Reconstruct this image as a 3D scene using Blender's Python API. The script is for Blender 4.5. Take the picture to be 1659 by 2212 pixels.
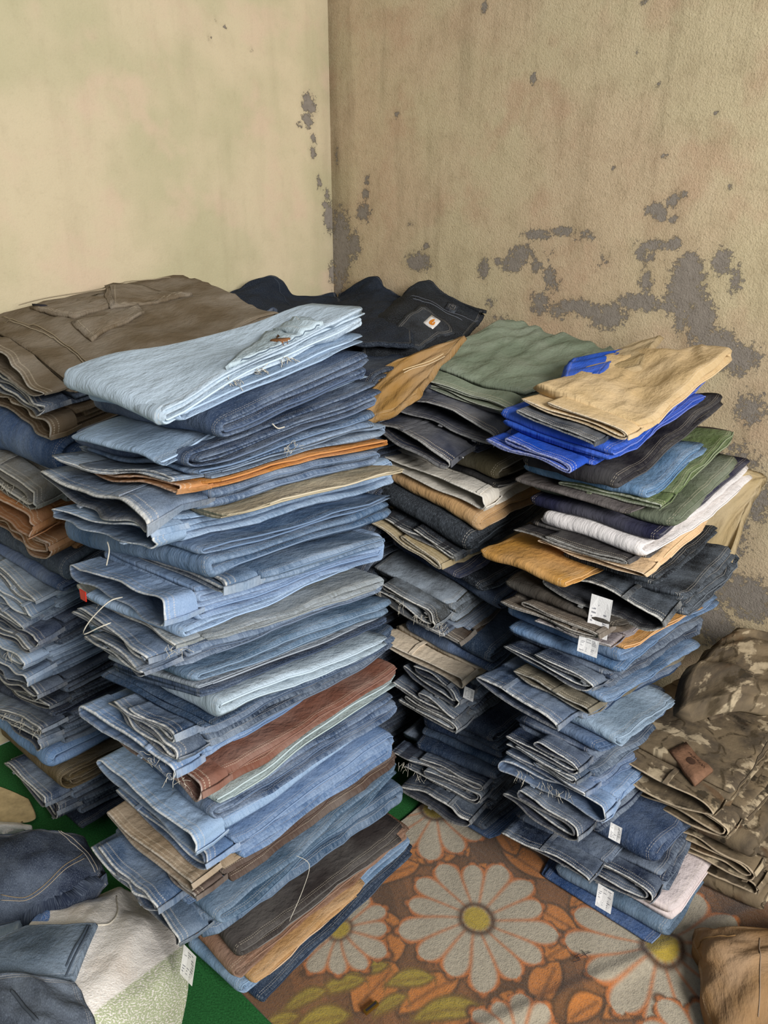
import bpy, math, random
import numpy as np
from mathutils import Vector
for o in list(bpy.data.objects): bpy.data.objects.remove(o)
scene = bpy.context.scene
COL = scene.collection
# ------------------------------------------------------------------ camera
IW, IH, FPX, CAMH, PITCH = 1659, 2212, 1640.0, 1.5, math.radians(20)
cd = bpy.data.cameras.new('camera'); cam = bpy.data.objects.new('camera', cd); COL.objects.link(cam)
cam.location = (0, 0, CAMH); cam.rotation_euler = (math.pi/2-PITCH, 0, 0)
cd.sensor_fit = 'VERTICAL'; cd.sensor_height = 24; cd.lens = 24*FPX/IH; cd.clip_start = .02
scene.camera = cam
# ------------------------------------------------------------------ light
scene.view_settings.view_transform = 'Standard'; scene.view_settings.look = 'None'
scene.view_settings.gamma = 1; scene.view_settings.use_curve_mapping = False
scene.view_settings.exposure = 0.08
wd = bpy.data.worlds.new('world'); scene.world = wd; wd.use_nodes = True
wd.node_tree.nodes['Background'].inputs[0].default_value = (.86, .93, 1.0, 1)
wd.node_tree.nodes['Background'].inputs[1].default_value = .24
def area(name, loc, target, sx, sy, power, col):
    l = bpy.data.lights.new(name, 'AREA'); l.shape = 'RECTANGLE'; l.size = sx; l.size_y = sy
    l.energy = power; l.color = col
    o = bpy.data.objects.new(name, l); COL.objects.link(o); o.location = loc
    o.rotation_euler = (Vector(target)-Vector(loc)).to_track_quat('-Z', 'Y').to_euler()
    return o
area('window_daylight', (1.7, -1.7, 2.3), (-.1, 1.9, .7), 1.2, 1.4, 205, (1, .975, .945))
# ------------------------------------------------------------------ pixel rays, room frame
ST, CT = math.sin(PITCH), math.cos(PITCH)
def ray(x, y):
    a = (x-IW/2)/FPX; b = -(y-IH/2)/FPX
    return np.array((a, CT+b*ST, -ST+b*CT))
def atz(x, y, z):
    d = ray(x, y); k = (z-CAMH)/d[2]; return np.array((0, 0, CAMH))+d*k
def aty(x, y, Y):
    d = ray(x, y); return np.array((0, 0, CAMH))+d*(Y/d[1])
AZ = math.radians(42)
D1 = np.array((math.sin(AZ), math.cos(AZ), 0)); D2 = np.array((-math.cos(AZ), math.sin(AZ), 0))
CORNER = np.array((-.197, 3.1, 0))
def onwall(x, y, n, off):
    d = ray(x, y); o = np.array((0, 0, CAMH)); c = CORNER-n*off
    return o+d*(np.dot(c-o, n)/np.dot(d, n))
def wl(x, y, off=.03): return onwall(x, y, D2, off)      # point off metres in front of the left wall
def wr(x, y, off=.03): return onwall(x, y, D1, off)      # in front of the right wall
def hit(N, px, az):
    d = ray(*px); e = np.array((math.sin(az), math.cos(az), 0)); n = np.array((e[1], -e[0], 0))
    P = np.array((0, 0, CAMH))+d*(np.dot(n, N-np.array((0, 0, CAMH)))/np.dot(n, d))
    return np.dot(P-N, e), P[2]-N[2]
# ------------------------------------------------------------------ helpers
def lin(h):
    h = h.lstrip('#'); c = [int(h[i:i+2], 16)/255 for i in (0, 2, 4)]
    return tuple(v/12.92 if v <= .04045 else ((v+.055)/1.055)**2.4 for v in c)
def wave(rng, amp, scales, n=5):
    ks = [(rng.uniform(-1, 1), rng.uniform(-1, 1), rng.uniform(0, 6.28), rng.choice(scales)) for _ in range(n)]
    def f(x, y):
        r = 0
        for a, b, p, s in ks: r = r+np.sin((a*x+b*y)*s*6.28+p)
        return r*amp/n**.5
    return f
def mesh_np(name, V, F, attrs=None, uv=None, smooth=True):
    me = bpy.data.meshes.new(name); me.from_pydata(np.asarray(V).tolist(), [], F)
    if smooth: me.polygons.foreach_set('use_smooth', [True]*len(me.polygons))
    if uv is not None:
        li = np.zeros(len(me.loops), dtype=np.int32); me.loops.foreach_get('vertex_index', li)
        l = me.uv_layers.new(name='UVMap'); l.data.foreach_set('uv', np.asarray(uv, dtype=np.float32)[li].ravel())
    for k, a in (attrs or {}).items():
        a = np.asarray(a, dtype=np.float32)
        if a.ndim == 1: me.attributes.new(k, 'FLOAT', 'POINT').data.foreach_set('value', a)
        else: me.attributes.new(k, 'FLOAT_COLOR', 'POINT').data.foreach_set('color', np.c_[a, np.ones(len(a))].astype(np.float32).ravel())
    return me
def obj(name, me, mat, parent=None, color=None, fade=.5):
    o = bpy.data.objects.new(name, me); COL.objects.link(o)
    if mat and not me.materials: me.materials.append(mat)
    if color is not None: o.color = (*color, fade)
    if parent is not None:
        o.parent = parent; o.matrix_parent_inverse = parent_inv(parent)
    return o
def parent_inv(p):
    from mathutils import Matrix
    return Matrix.Identity(4) if p.parent is not None else Matrix.Translation(-Vector(p.location))
def thing(name, loc, label, cat, group=None):
    o = bpy.data.objects.new(name, None); COL.objects.link(o); o.location = tuple(loc); o.empty_display_size = .05
    o['label'] = label; o['category'] = cat
    if group: o['group'] = group
    return o
def tag(o, label, cat, group=None):
    o['label'] = label; o['category'] = cat
    if group: o['group'] = group
    return o
# ------------------------------------------------------------------ materials
class NT:
    def __init__(s, name):
        s.m = bpy.data.materials.new(name); s.m.use_nodes = True; s.t = s.m.node_tree
        s.b = s.t.nodes['Principled BSDF']; s.b.inputs['Specular IOR Level'].default_value = .25
    def n(s, typ, **kw):
        nd = s.t.nodes.new(typ)
        for k, v in kw.items():
            if isinstance(k, str) and hasattr(nd, k): setattr(nd, k, v)
        return nd
    def l(s, a, b): s.t.links.new(a, b)
    def val(s, x, sock):
        if hasattr(x, 'is_output'): s.l(x, sock)
        else: sock.default_value = x
    def math(s, op, a, b=0, c=0, clamp=False):
        nd = s.n('ShaderNodeMath', operation=op, use_clamp=clamp)
        for i, v in enumerate((a, b, c)): s.val(v, nd.inputs[i])
        return nd.outputs[0]
    def mix(s, f, a, b, mode='MIX'):
        nd = s.n('ShaderNodeMix', data_type='RGBA', blend_type=mode)
        s.val(f, nd.inputs[0])
        for v, i in ((a, 6), (b, 7)):
            if isinstance(v, tuple): v = (*v[:3], 1)
            s.val(v, nd.inputs[i])
        return nd.outputs[2]
    def noise(s, vec, scale, detail=3, rough=.5, out=0):
        nd = s.n('ShaderNodeTexNoise'); nd.inputs['Scale'].default_value = scale
        nd.inputs['Detail'].default_value = detail; nd.inputs['Roughness'].default_value = rough
        if vec is not None: s.l(vec, nd.inputs['Vector'])
        return nd.outputs[out]
    def scalev(s, vec, v):
        nd = s.n('ShaderNodeVectorMath', operation='MULTIPLY'); s.l(vec, nd.inputs[0]); nd.inputs[1].default_value = v
        return nd.outputs[0]
    def addv(s, a, b):
        nd = s.n('ShaderNodeVectorMath', operation='ADD'); s.l(a, nd.inputs[0]); s.val(b, nd.inputs[1]); return nd.outputs[0]
    def rng(s, v, a, b, c=0, d=1, smooth=False):
        nd = s.n('ShaderNodeMapRange', interpolation_type='SMOOTHSTEP' if smooth else 'LINEAR')
        s.val(v, nd.inputs[0])
        for i, x in enumerate((a, b, c, d)): nd.inputs[i+1].default_value = x
        return nd.outputs[0]
    def attr(s, name, out=2):
        nd = s.n('ShaderNodeAttribute', attribute_name=name); return nd.outputs[out]
    def bump(s, h, strength, dist, prev=None):
        nd = s.n('ShaderNodeBump'); nd.inputs['Strength'].default_value = strength; nd.inputs['Distance'].default_value = dist
        s.l(h, nd.inputs['Height'])
        if prev: s.l(prev, nd.inputs['Normal'])
        return nd.outputs[0]
    def out(s, col, rough=.9, nrm=None):
        s.val(col if hasattr(col, 'is_output') else (*col, 1), s.b.inputs['Base Color']); s.val(rough, s.b.inputs['Roughness'])
        if nrm: s.l(nrm, s.b.inputs['Normal'])
        return s.m

def cloth_mat(name, denim=True, rim=False):
    T = NT(name)
    oi = T.n('ShaderNodeObjectInfo'); base, fade, rnd = oi.outputs['Color'], oi.outputs['Alpha'], oi.outputs['Random']
    uv = T.n('ShaderNodeUVMap').outputs[0]
    cmb = T.n('ShaderNodeCombineXYZ'); T.l(T.math('MULTIPLY', rnd, 37.0), cmb.inputs[0]); T.l(T.math('MULTIPLY', rnd, 91.0), cmb.inputs[1])
    uv = T.addv(uv, cmb.outputs[0])
    ed = T.attr('ed')
    big = T.noise(uv, 7, 3, .55)
    mid = T.noise(T.scalev(uv, (60, 22, 1)), 1, 3, .6)
    fine = T.noise(T.scalev(uv, (900, 240, 1)), 1, 2, .6)
    light = T.mix(.5, base, (.56, .66, .78) if denim else (.75, .72, .66))
    dark = T.mix(.55, base, (0, 0, 0))
    c = T.mix(T.math('MULTIPLY', T.rng(big, .40, .66), T.math('MULTIPLY', fade, 1.0)), base, light)
    c = T.mix(T.rng(big, .50, .28, 0, .5 if denim else .2), c, dark)
    if denim:
        c = T.mix(T.math('MULTIPLY', T.rng(fine, .5, .75), .38), c, light)
        c = T.mix(T.math('MULTIPLY', T.rng(fine, .48, .25), .38), c, dark)
        c = T.mix(T.math('MULTIPLY', T.rng(mid, .5, .8), T.math('MULTIPLY', fade, .45)), c, light)
    else:
        c = T.mix(T.math('MULTIPLY', T.rng(fine, .45, .3), .14), c, dark)
    # worn, puckered seam along the leg edge with two stitch lines
    edge = T.rng(ed, .010, .001, 0, 1)
    puck = T.noise(T.scalev(uv, (40, 190, 1)), 1, 4, .65)
    wear = T.math('MULTIPLY', edge, T.rng(puck, .42, .62))
    c = T.mix(T.math('MULTIPLY', wear, T.math('MULTIPLY_ADD', fade, .6, .05) if denim else .08), c, light)
    c = T.mix(T.math('MULTIPLY', T.math('MULTIPLY', edge, T.rng(puck, .5, .3)), .22 if denim else .1), c, dark)
    sep = T.n('ShaderNodeSeparateXYZ'); T.l(uv, sep.inputs[0])
    dash = T.math('GREATER_THAN', T.math('FRACT', T.math('MULTIPLY', sep.outputs[1], 240.0)), .35)
    for d in (.0085, .0135):
        st = T.math('LESS_THAN', T.math('ABSOLUTE', T.math('SUBTRACT', ed, d)), .0007)
        c = T.mix(T.math('MULTIPLY', T.math('MULTIPLY', st, dash), .5), c, T.mix(.5, light, (.62, .5, .33)))
    if rim:
        r = T.attr('rim')
        c = T.mix(T.math('MULTIPLY', r, T.rng(T.noise(uv, 160, 2), .3, .6, .45, .95)), c, T.mix(.84 if denim else .45, base, (.72, .70, .64)))
        inner_shade = T.attr('inside'); c = T.mix(T.math('MULTIPLY', inner_shade, .8 if denim else .5), c, T.mix(.6, base, (.03, .03, .035)))  # shade inside the waist opening, painted by darkening the inner face colour
    nb = T.bump(T.noise(T.scalev(uv, (1, .6, 1)), 22, 4, .62), .55, .014)
    nb = T.bump(T.noise(uv, 70, 4, .6), .5, .004, nb)
    nb = T.bump(mid, .32, .003, nb)
    nb = T.bump(T.math('MULTIPLY', puck, edge), .7, .004, nb)
    nb = T.bump(fine, .35 if denim else .18, .001, nb)
    T.b.inputs['Specular IOR Level'].default_value = .12
    return T.out(c, .92, nb)
DENIM = cloth_mat('denim'); TWILL = cloth_mat('cotton_twill', False)
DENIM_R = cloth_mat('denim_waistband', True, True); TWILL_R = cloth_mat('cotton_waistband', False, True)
def plain_mat(name, hexc, rough=.8, bump=0, scale=60, var=.25):
    T = NT(name); co = T.n('ShaderNodeTexCoord').outputs['Object']; c = lin(hexc)
    nz = T.noise(co, scale, 4, .6)
    cc = T.mix(T.rng(nz, .3, .75), tuple(v*(1-var) for v in c), tuple(min(1, v*(1+var)) for v in c))
    return T.out(cc, rough, T.bump(nz, bump, .004) if bump else None)
THREAD = plain_mat('thread', '#cfc8b8', .9)
LEATHER = plain_mat('leather_patch', '#7d5433', .7, .5, 90)
TAGW = plain_mat('woven_tag', '#e6e4e2', .8, .2, 300, .06)
INK = plain_mat('ink', '#26242a', .8)
GREYINK = plain_mat('grey_print', '#8d8d92', .8)
ORANGE = plain_mat('orange_weave', '#d9862a', .8)
BRASS = plain_mat('brass', '#b58d3c', .35, 0, 60, .1); BRASS.node_tree.nodes['Principled BSDF'].inputs['Metallic'].default_value = .9
STEEL = plain_mat('steel', '#b9b9bc', .3); STEEL.node_tree.nodes['Principled BSDF'].inputs['Metallic'].default_value = .9
RED = plain_mat('red_satin', '#c42a1c', .4)
def camo_mat():
    T = NT('camouflage_cloth'); uv = T.n('ShaderNodeUVMap').outputs[0]
    oi = T.n('ShaderNodeObjectInfo')
    cmb = T.n('ShaderNodeCombineXYZ'); T.l(T.math('MULTIPLY', oi.outputs['Random'], 17.0), cmb.inputs[0])
    uv = T.addv(uv, cmb.outputs[0])
    n1 = T.noise(T.scalev(uv, (1.4, 1, 1)), 9, 3, .55); n2 = T.noise(T.addv(uv, (5., 3., 1.)), 11, 5, .62)
    n3 = T.noise(T.addv(uv, (9., 1., 4.)), 40, 3, .6); n4 = T.noise(T.addv(uv, (4., 8., 3.)), 13, 4, .6)
    c = T.mix(T.rng(n1, .42, .58), lin('#51473a'), lin('#74654f'))
    c = T.mix(T.rng(n3, .45, .7, 0, .35), c, lin('#806f58'))
    c = T.mix(T.math('MULTIPLY', T.rng(n4, .56, .60), T.rng(n3, .3, .5, .5, 1)), c, lin('#ab9b80'))
    c = T.mix(T.rng(n2, .59, .63, 0, .85), c, lin('#2a241a'))
    c = T.mix(T.rng(T.noise(T.addv(uv, (2., 7., 2.)), 8, 3), .6, .66, 0, .6), c, lin('#573f28'))
    v = T.n('ShaderNodeTexVoronoi', feature='DISTANCE_TO_EDGE'); v.inputs['Scale'].default_value = 9
    T.l(T.addv(T.scalev(uv, (1, .4, 1)), T.scalev(T.noise(uv, 9, 2, .5, 1), (.12, .12, 0))), v.inputs['Vector'])
    c = T.mix(T.math('MULTIPLY', T.rng(v.outputs['Distance'], .03, .012), T.rng(n3, .42, .55, 0, .8)), c, lin('#3a3020'))
    r = T.attr('rim'); c = T.mix(T.math('MULTIPLY', r, .8), c, lin('#b8a68c'))
    nb = T.bump(T.noise(uv, 60, 4, .6), .5, .004)
    return T.out(c, .9, nb)
CAMO = camo_mat()
# ------------------------------------------------------------------ walls
STAIN_R = [(735,540,22,80,1),(765,530,15,36,.9),(785,460,15,20,1),(790,420,7,15,1),(792,390,6,13,.9),(730,620,14,28,.9),(726,330,6,30,.6),
 (905,565,24,17,1.05),(922,532,6,8,1),(888,482,9,7,.8),(1045,580,12,22,.85),(1075,565,10,7,.8),(1105,570,22,18,.95),(1125,548,26,18,1),(1160,508,30,11,1),
 (1215,500,34,9,.9),(1270,508,26,12,.75),(1160,575,10,13,1),(1188,600,16,26,.9),(1205,615,10,18,.8),(1150,168,6,11,1),(1250,662,48,14,1.05),
 (1312,684,36,30,1),(1165,655,22,28,.9),(1205,668,22,22,.75),(1275,672,30,16,1),(1382,652,46,17,1.1),(1396,612,15,34,.95),(1440,664,22,7,1),(1480,620,38,62,1.1),
 (1490,575,28,26,1.1),(1512,690,32,48,1.1),(1470,690,14,40,.9),(1560,560,22,32,.95),(1588,605,14,34,.85),(1545,745,55,34,1),(1415,452,20,14,1),(1455,432,9,15,1.1),
 (1430,470,10,9,1.1),(1455,474,8,8,1.1),(1476,420,10,6,1),(1420,530,52,11,.85),(1388,546,26,11,.8),(1457,528,14,14,1),(1400,560,30,8,.7),(1435,338,5,5,1.1),
 (1577,404,5,5,1.1),(1325,365,4,4,1.1),(856,246,4,8,1),(1045,15,7,11,1.1),(1390,4,6,6,1.1),(1547,247,5,5,.9),(1420,185,8,7,.8),(1375,108,5,9,.8),(1600,775,45,35,.95),(1620,880,40,40,.85),(1590,1000,60,45,.8),
 (1640,1090,40,60,.8),(1585,1150,50,60,.75),(1610,1290,70,50,.95),(1540,1350,50,40,1),(1060,655,14,16,.7),(1080,690,30,14,.6),(1120,720,25,10,.7),(1310,560,26,26,.55),(1190,545,20,16,.55)]
STAIN_L = [(667,225,13,22,1.1),(666,258,10,14,1.05),(680,238,6,8,.9),(713,468,10,30,1.1),(703,440,5,8,1),(678,300,5,10,.95),(676,330,6,12,.95),(690,395,5,14,.85),
 (708,420,6,12,.9),(720,590,8,30,.9),(648,270,6,5,.9),(455,80,3,7,.9),(488,57,3,4,1),(545,105,2,6,.8),(470,42,3,6,.7)]
def build_wall(name, n, e, blobs, length, height, mat):
    step = .0115; ns, nz = int(length/step)+1, int(height/step)+1
    s = np.linspace(-.03, length, ns); z = np.linspace(0, height, nz)
    S, Z = np.meshgrid(s, z)
    st = np.zeros_like(S); o = np.array((0, 0, CAMH))
    def sz(px, py):
        p = onwall(px, py, n, 0); return np.dot(p-CORNER, e), p[2]
    for px, py, rx, ry, k in blobs:
        s0, z0 = sz(px, py); s1, _ = sz(px+rx, py); _, z1 = sz(px, py+ry)
        d = ((S-s0)/(abs(s1-s0)+.002))**2+((Z-z0)/(abs(z1-z0)+.002))**2
        st = np.maximum(st, k*np.exp(-d*.55))
    rng = random.Random(5); w = wave(rng, .0035, (.5, .9, 1.6), 6)
    P = CORNER[None, None]+e[None, None]*S[..., None]+np.array((0, 0, 1))*Z[..., None]-n[None, None]*(w(S, Z)-.002)[..., None]
    V = P.reshape(-1, 3); idx = np.arange(ns*nz).reshape(nz, ns)
    F = np.stack([idx[:-1, :-1], idx[:-1, 1:], idx[1:, 1:], idx[1:, :-1]], -1).reshape(-1, 4).tolist()
    b = len(V); cs = [idx[0, 0], idx[0, -1], idx[-1, -1], idx[-1, 0]]
    V = np.r_[V, V[cs]+n*.12]
    F += [[b, b+1, b+2, b+3]]
    ring = [list(idx[0, :]), list(idx[:, -1]), list(idx[-1, ::-1]), list(idx[::-1, 0])]
    for k, r in enumerate(ring): F.append([int(v) for v in r]+[b+(k+1) % 4, b+k])
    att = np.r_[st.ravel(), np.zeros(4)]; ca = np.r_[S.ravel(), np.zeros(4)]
    uv = np.c_[np.r_[S.ravel(), np.zeros(4)], np.r_[Z.ravel(), np.zeros(4)]]
    me = mesh_np(name, V, F, {'stain': att, 'along': ca}, uv)
    ob = obj(name, me, mat); ob['kind'] = 'structure'; return ob
def wall_mat(name, c0, c1, c2, rough_amt, grime):
    T = NT(name); uv = T.n('ShaderNodeUVMap').outputs[0]
    st = T.attr('stain'); al = T.attr('along')
    n_big = T.noise(uv, 2.3, 3, .55); n_b2 = T.noise(T.addv(uv, (7., 3., 0.)), 4.2, 3, .6)
    n_str = T.noise(T.scalev(uv, (14, 1.6, 1)), 1, 4, .6); n_f = T.noise(uv, 210, 3, .6); n_m = T.noise(uv, 48, 4, .65)
    c = T.mix(T.rng(n_big, .4, .62, smooth=True), lin(c0), lin(c1))
    c = T.mix(T.rng(n_b2, .5, .68, 0, .8, True), c, lin(c2))
    c = T.mix(T.rng(n_str, .52, .75, 0, grime), c, T.mix(.5, c, lin('#6a5c40')))
    c = T.mix(T.rng(n_m, .55, .75, 0, grime*.8), c, T.mix(.45, c, lin('#5f5238')))
    # darker brown streak along the corner joint, fading out along the wall
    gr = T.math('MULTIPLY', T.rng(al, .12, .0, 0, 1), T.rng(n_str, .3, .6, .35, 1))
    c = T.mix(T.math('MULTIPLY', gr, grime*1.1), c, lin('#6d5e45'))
    mot = T.noise(T.scalev(uv, (1, .8, 1)), 11, 6, .72); c = T.mix(T.rng(mot, .5, .68, 0, grime*.75), c, T.mix(.5, c, lin('#7a6446'))); c = T.mix(T.rng(mot, .48, .32, 0, grime*.6), c, T.mix(.5, c, lin('#e0d2b0')))
    spk = T.noise(uv, 150, 4, .7); c = T.mix(T.rng(spk, .56, .75, 0, grime), c, T.mix(.55, c, lin('#5d5038'))); c = T.mix(T.rng(spk, .45, .25, 0, grime*.7), c, T.mix(.5, c, (.8, .72, .55)))
    e = T.math('ADD', st, T.math('MULTIPLY', T.math('SUBTRACT', T.noise(uv, 52, 6, .82), .5), 2.3))
    e = T.math('ADD', e, T.math('MULTIPLY', T.math('SUBTRACT', T.noise(uv, 9, 3, .6), .5), .5))
    mask = T.rng(e, .60, .68)
    halo = T.rng(st, .15, .75, 0, .4)
    c = T.mix(halo, c, T.mix(.5, c, lin('#7d7258')))
    grey = T.mix(n_m, lin('#756d64'), lin('#9d9489'))
    c = T.mix(mask, c, grey)
    nb = T.bump(n_m, .22*rough_amt, .010)
    nb = T.bump(T.noise(uv, 120, 5, .7), .4*rough_amt, .006, nb)
    nb = T.bump(n_f, .7*rough_amt, .003, nb)
    nb = T.bump(T.math('SUBTRACT', 1, mask), .8, .004, nb)
    return T.out(c, .93, nb)
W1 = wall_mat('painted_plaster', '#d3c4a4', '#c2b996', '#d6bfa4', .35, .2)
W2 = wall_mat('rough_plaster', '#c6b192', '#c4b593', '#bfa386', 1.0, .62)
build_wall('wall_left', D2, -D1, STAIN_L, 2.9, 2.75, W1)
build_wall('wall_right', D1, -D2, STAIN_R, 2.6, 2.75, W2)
# ------------------------------------------------------------------ floor
def floor_mat():
    T = NT('green_floor_felt'); co = T.n('ShaderNodeTexCoord').outputs['Object']
    n = T.noise(co, 260, 3, .6); b = T.noise(co, 6, 3)
    c = T.mix(T.rng(n, .35, .7), lin('#164a20'), lin('#2c7038')); c = T.mix(T.rng(b, .4, .7, 0, .4), c, lin('#1a4a22'))
    return T.out(c, .95, T.bump(n, .5, .003))
def box_mesh(name, p0, p1, q0, q1, z0, z1, org):
    V = [org+D1*a+D2*b+np.array((0, 0, c)) for c in (z0, z1) for a, b in ((p0, q0), (p1, q0), (p1, q1), (p0, q1))]
    return mesh_np(name, V, [(3, 2, 1, 0), (4, 5, 6, 7), (0, 1, 5, 4), (1, 2, 6, 5), (2, 3, 7, 6), (3, 0, 4, 7)], smooth=False)
fl = obj('floor', box_mesh('floor', -2.9, 0, -2.6, 0, -.1, 0, CORNER), floor_mat()); fl['kind'] = 'structure'
# ------------------------------------------------------------------ flowered fleece blanket
def blanket():
    o = atz(578, 2203, 0); step = .0032
    x = np.arange(0, 1.12, step); y = np.arange(-1.0, .16, step); X, Y = np.meshgrid(x, y)
    P = o[None, None]+D1*X[..., None]+D2*Y[..., None]
    def loc(px, py):
        p = atz(px, py, 0)-o; return np.dot(p, D1), np.dot(p, D2)
    rng = random.Random(3); wv = wave(rng, .004, (4, 7, 11), 6)
    Xw, Yw = X+wv(X, Y), Y+wv(Y, X)
    def c(h): return np.array(lin(h))
    fz = wave(rng, 1, (3, 6), 5)(X, Y)
    C = np.empty(X.shape+(3,)); C[:] = c('#6b4525'); C[fz > .4] = c('#7c4f2a'); C[fz < -.7] = c('#5a3a20')
    def blend(m, col): C[:] = C*(1-m[..., None])+col*m[..., None]
    def sm(d, w=.004): return np.clip(.5-d/w, 0, 1)
    def lens(a, b, wd, fill, line):
        (x0, y0), (x1, y1) = loc(*a), loc(*b); cx, cy = (x0+x1)/2, (y0+y1)/2; h = math.hypot(x1-x0, y1-y0)/2
        ux, uy = (x1-x0)/2/h, (y1-y0)/2/h
        t = ((Xw-cx)*ux+(Yw-cy)*uy)/h; s = -(Xw-cx)*uy+(Yw-cy)*ux-h*.16*(1-t*t)
        w = wd*h*np.clip(1-np.abs(t)**2.3, 0, 1)*(1+.25*t)
        d = np.abs(s)-w; d = np.where(np.abs(t) > 1, (np.abs(t)-1)*h+np.abs(s)*.3, d)
        blend(sm(d-.006, .008), c(line)); blend(sm(d+.002, .006), c(fill))
        blend(.55*sm(np.abs(s+w*.2)-.004, .006)*(np.abs(t) < .75), c(line))
    OR, OL, YE, YL = '#b8702e', '#4a2f17', '#97822a', '#6f521c'
    for a, b, w in [((815,1965),(850,2085),.5),((985,1925),(1105,1890),.55),((1150,1965),(1245,2010),.55),((1165,2085),(1255,2030),.5),((770,2190),(850,2085),.8),((870,2195),(990,2115),.45),
        ((1160,2195),(1205,2080),.45),((650,2110),(800,2070),.35),((850,1865),(985,1850),.4),((1080,1830),(1185,1905),.45),((1235,1965),(1300,1925),.5),((800,1915),(905,1870),.45),((1300,2205),(1430,2155),.45),
        ((1050,2218),(1150,2160),.5),((930,2225),(1040,2175),.5),((1060,1785),(1120,1850),.5),((1240,1850),(1330,1900),.5),((1480,2210),(1560,2120),.4),((1330,1990),(1390,1960),.5),((1220,2215),(1300,2160),.5),((960,1800),(1010,1855),.4),((1400,2218),(1470,2180),.5)]:
        lens(a, b, w, OR, OL)
    for a, b, w in [((755,2110),(835,2088),.4),((830,2135),(935,2118),.4),((690,2158),(785,2120),.35),((900,2205),(1045,2178),.3),((610,2195),(705,2150),.3),((815,2195),(880,2160),.35),((560,2230),(650,2200),.3),((640,2230),(760,2195),.35)]:
        lens(a, b, w, YE, YL)
    def flower(ctr, R, n, ph, core):
        cx, cy = loc(*ctr); dx, dy = Xw-cx, Yw-cy
        r = np.hypot(dx, dy); a = np.arctan2(dy, dx)+ph; k = np.round(a/(2*math.pi/n)); da = a-k*2*math.pi/n
        Rk = R*(1+.07*np.sin(k*2.3+ph)); t = r/Rk
        w = math.pi/n*np.clip(t, .12, 1)*Rk*.92*np.clip(1-np.clip((t-.72)/.28, 0, 1)**2, 0, 1)**.5
        d = np.abs(da)*r-w; d = np.where(t > 1, np.hypot((t-1)*R, np.abs(da)*r), d)
        blend(sm(d-.017, .008), c(OL)); blend(sm(d-.009, .008), c('#b86a30'))
        blend(sm(d+.001, .008)*(t < 1.02), c('#aaa08c'))
        blend(sm(np.abs(r-core*1.25)-core*.22, .012), c(OL)); blend(sm(r-core, .008), c('#a8902c'))
    flower((1030, 1988), .172, 14, .2, .031); flower((1428, 2058), .2, 14, .5, .034); flower((935, 1755), .165, 13, .1, .03)
    flower((735, 2015), .115, 12, .3, .02); flower((1120, 2260), .1, 12, .0, .02); flower((1560, 2330), .16, 13, .3, .03)
    hz = wave(rng, .0016, (3, 6, 9), 6)(X, Y)+.007
    # a soft ruck running across towards the camera on the right
    rk = atz(1400, 2075, 0)-o; q = (X-np.dot(rk, D1))*.42+(Y-np.dot(rk, D2))*.9
    P = P+np.array((0, 0, 1))*(hz+.012*np.exp(-(q/.022)**2))[..., None]
    n, m = X.shape; idx = np.arange(n*m).reshape(n, m)
    F = np.stack([idx[:-1, :-1], idx[:-1, 1:], idx[1:, 1:], idx[1:, :-1]], -1).reshape(-1, 4).tolist()
    rim = np.r_[idx[0, :], idx[1:, -1], idx[-1, -2::-1], idx[-2:0:-1, 0]]; b = n*m
    V = P.reshape(-1, 3); lo = V[rim].copy(); lo[:, 2] = .001
    V = np.r_[V, lo]; K = len(rim)
    F += [[int(rim[(i+1) % K]), int(rim[i]), b+i, b+(i+1) % K] for i in range(K)]
    uv = np.c_[np.r_[X.ravel(), np.zeros(K)], np.r_[Y.ravel(), np.zeros(K)]]
    colr = np.r_[C.reshape(-1, 3), np.tile(c('#6a2a1c'), (K, 1))]
    T = NT('fleece_print'); uvn = T.n('ShaderNodeUVMap').outputs[0]
    f = T.noise(uvn, 330, 3, .65); f2 = T.noise(uvn, 90, 3, .6)
    col = T.attr('print', 0)
    cc = T.mix(T.rng(f, .35, .7, 0, .22), col, T.mix(.35, col, (.8, .62, .4))); cc = T.mix(T.rng(f2, .55, .35, 0, .3), cc, T.mix(.5, cc, (.02, .01, .005)))
    T.b.inputs['Sheen Weight'].default_value = .3
    m = T.out(cc, .97, T.bump(f2, .5, .005, T.bump(f, .9, .003)))
    return tag(obj('fleece_blanket', mesh_np('fleece_blanket', V, F, {'print': colr}, uv), m), 'orange and brown fleece blanket printed with large white daisies on the floor', 'blanket')
blanket()
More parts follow.
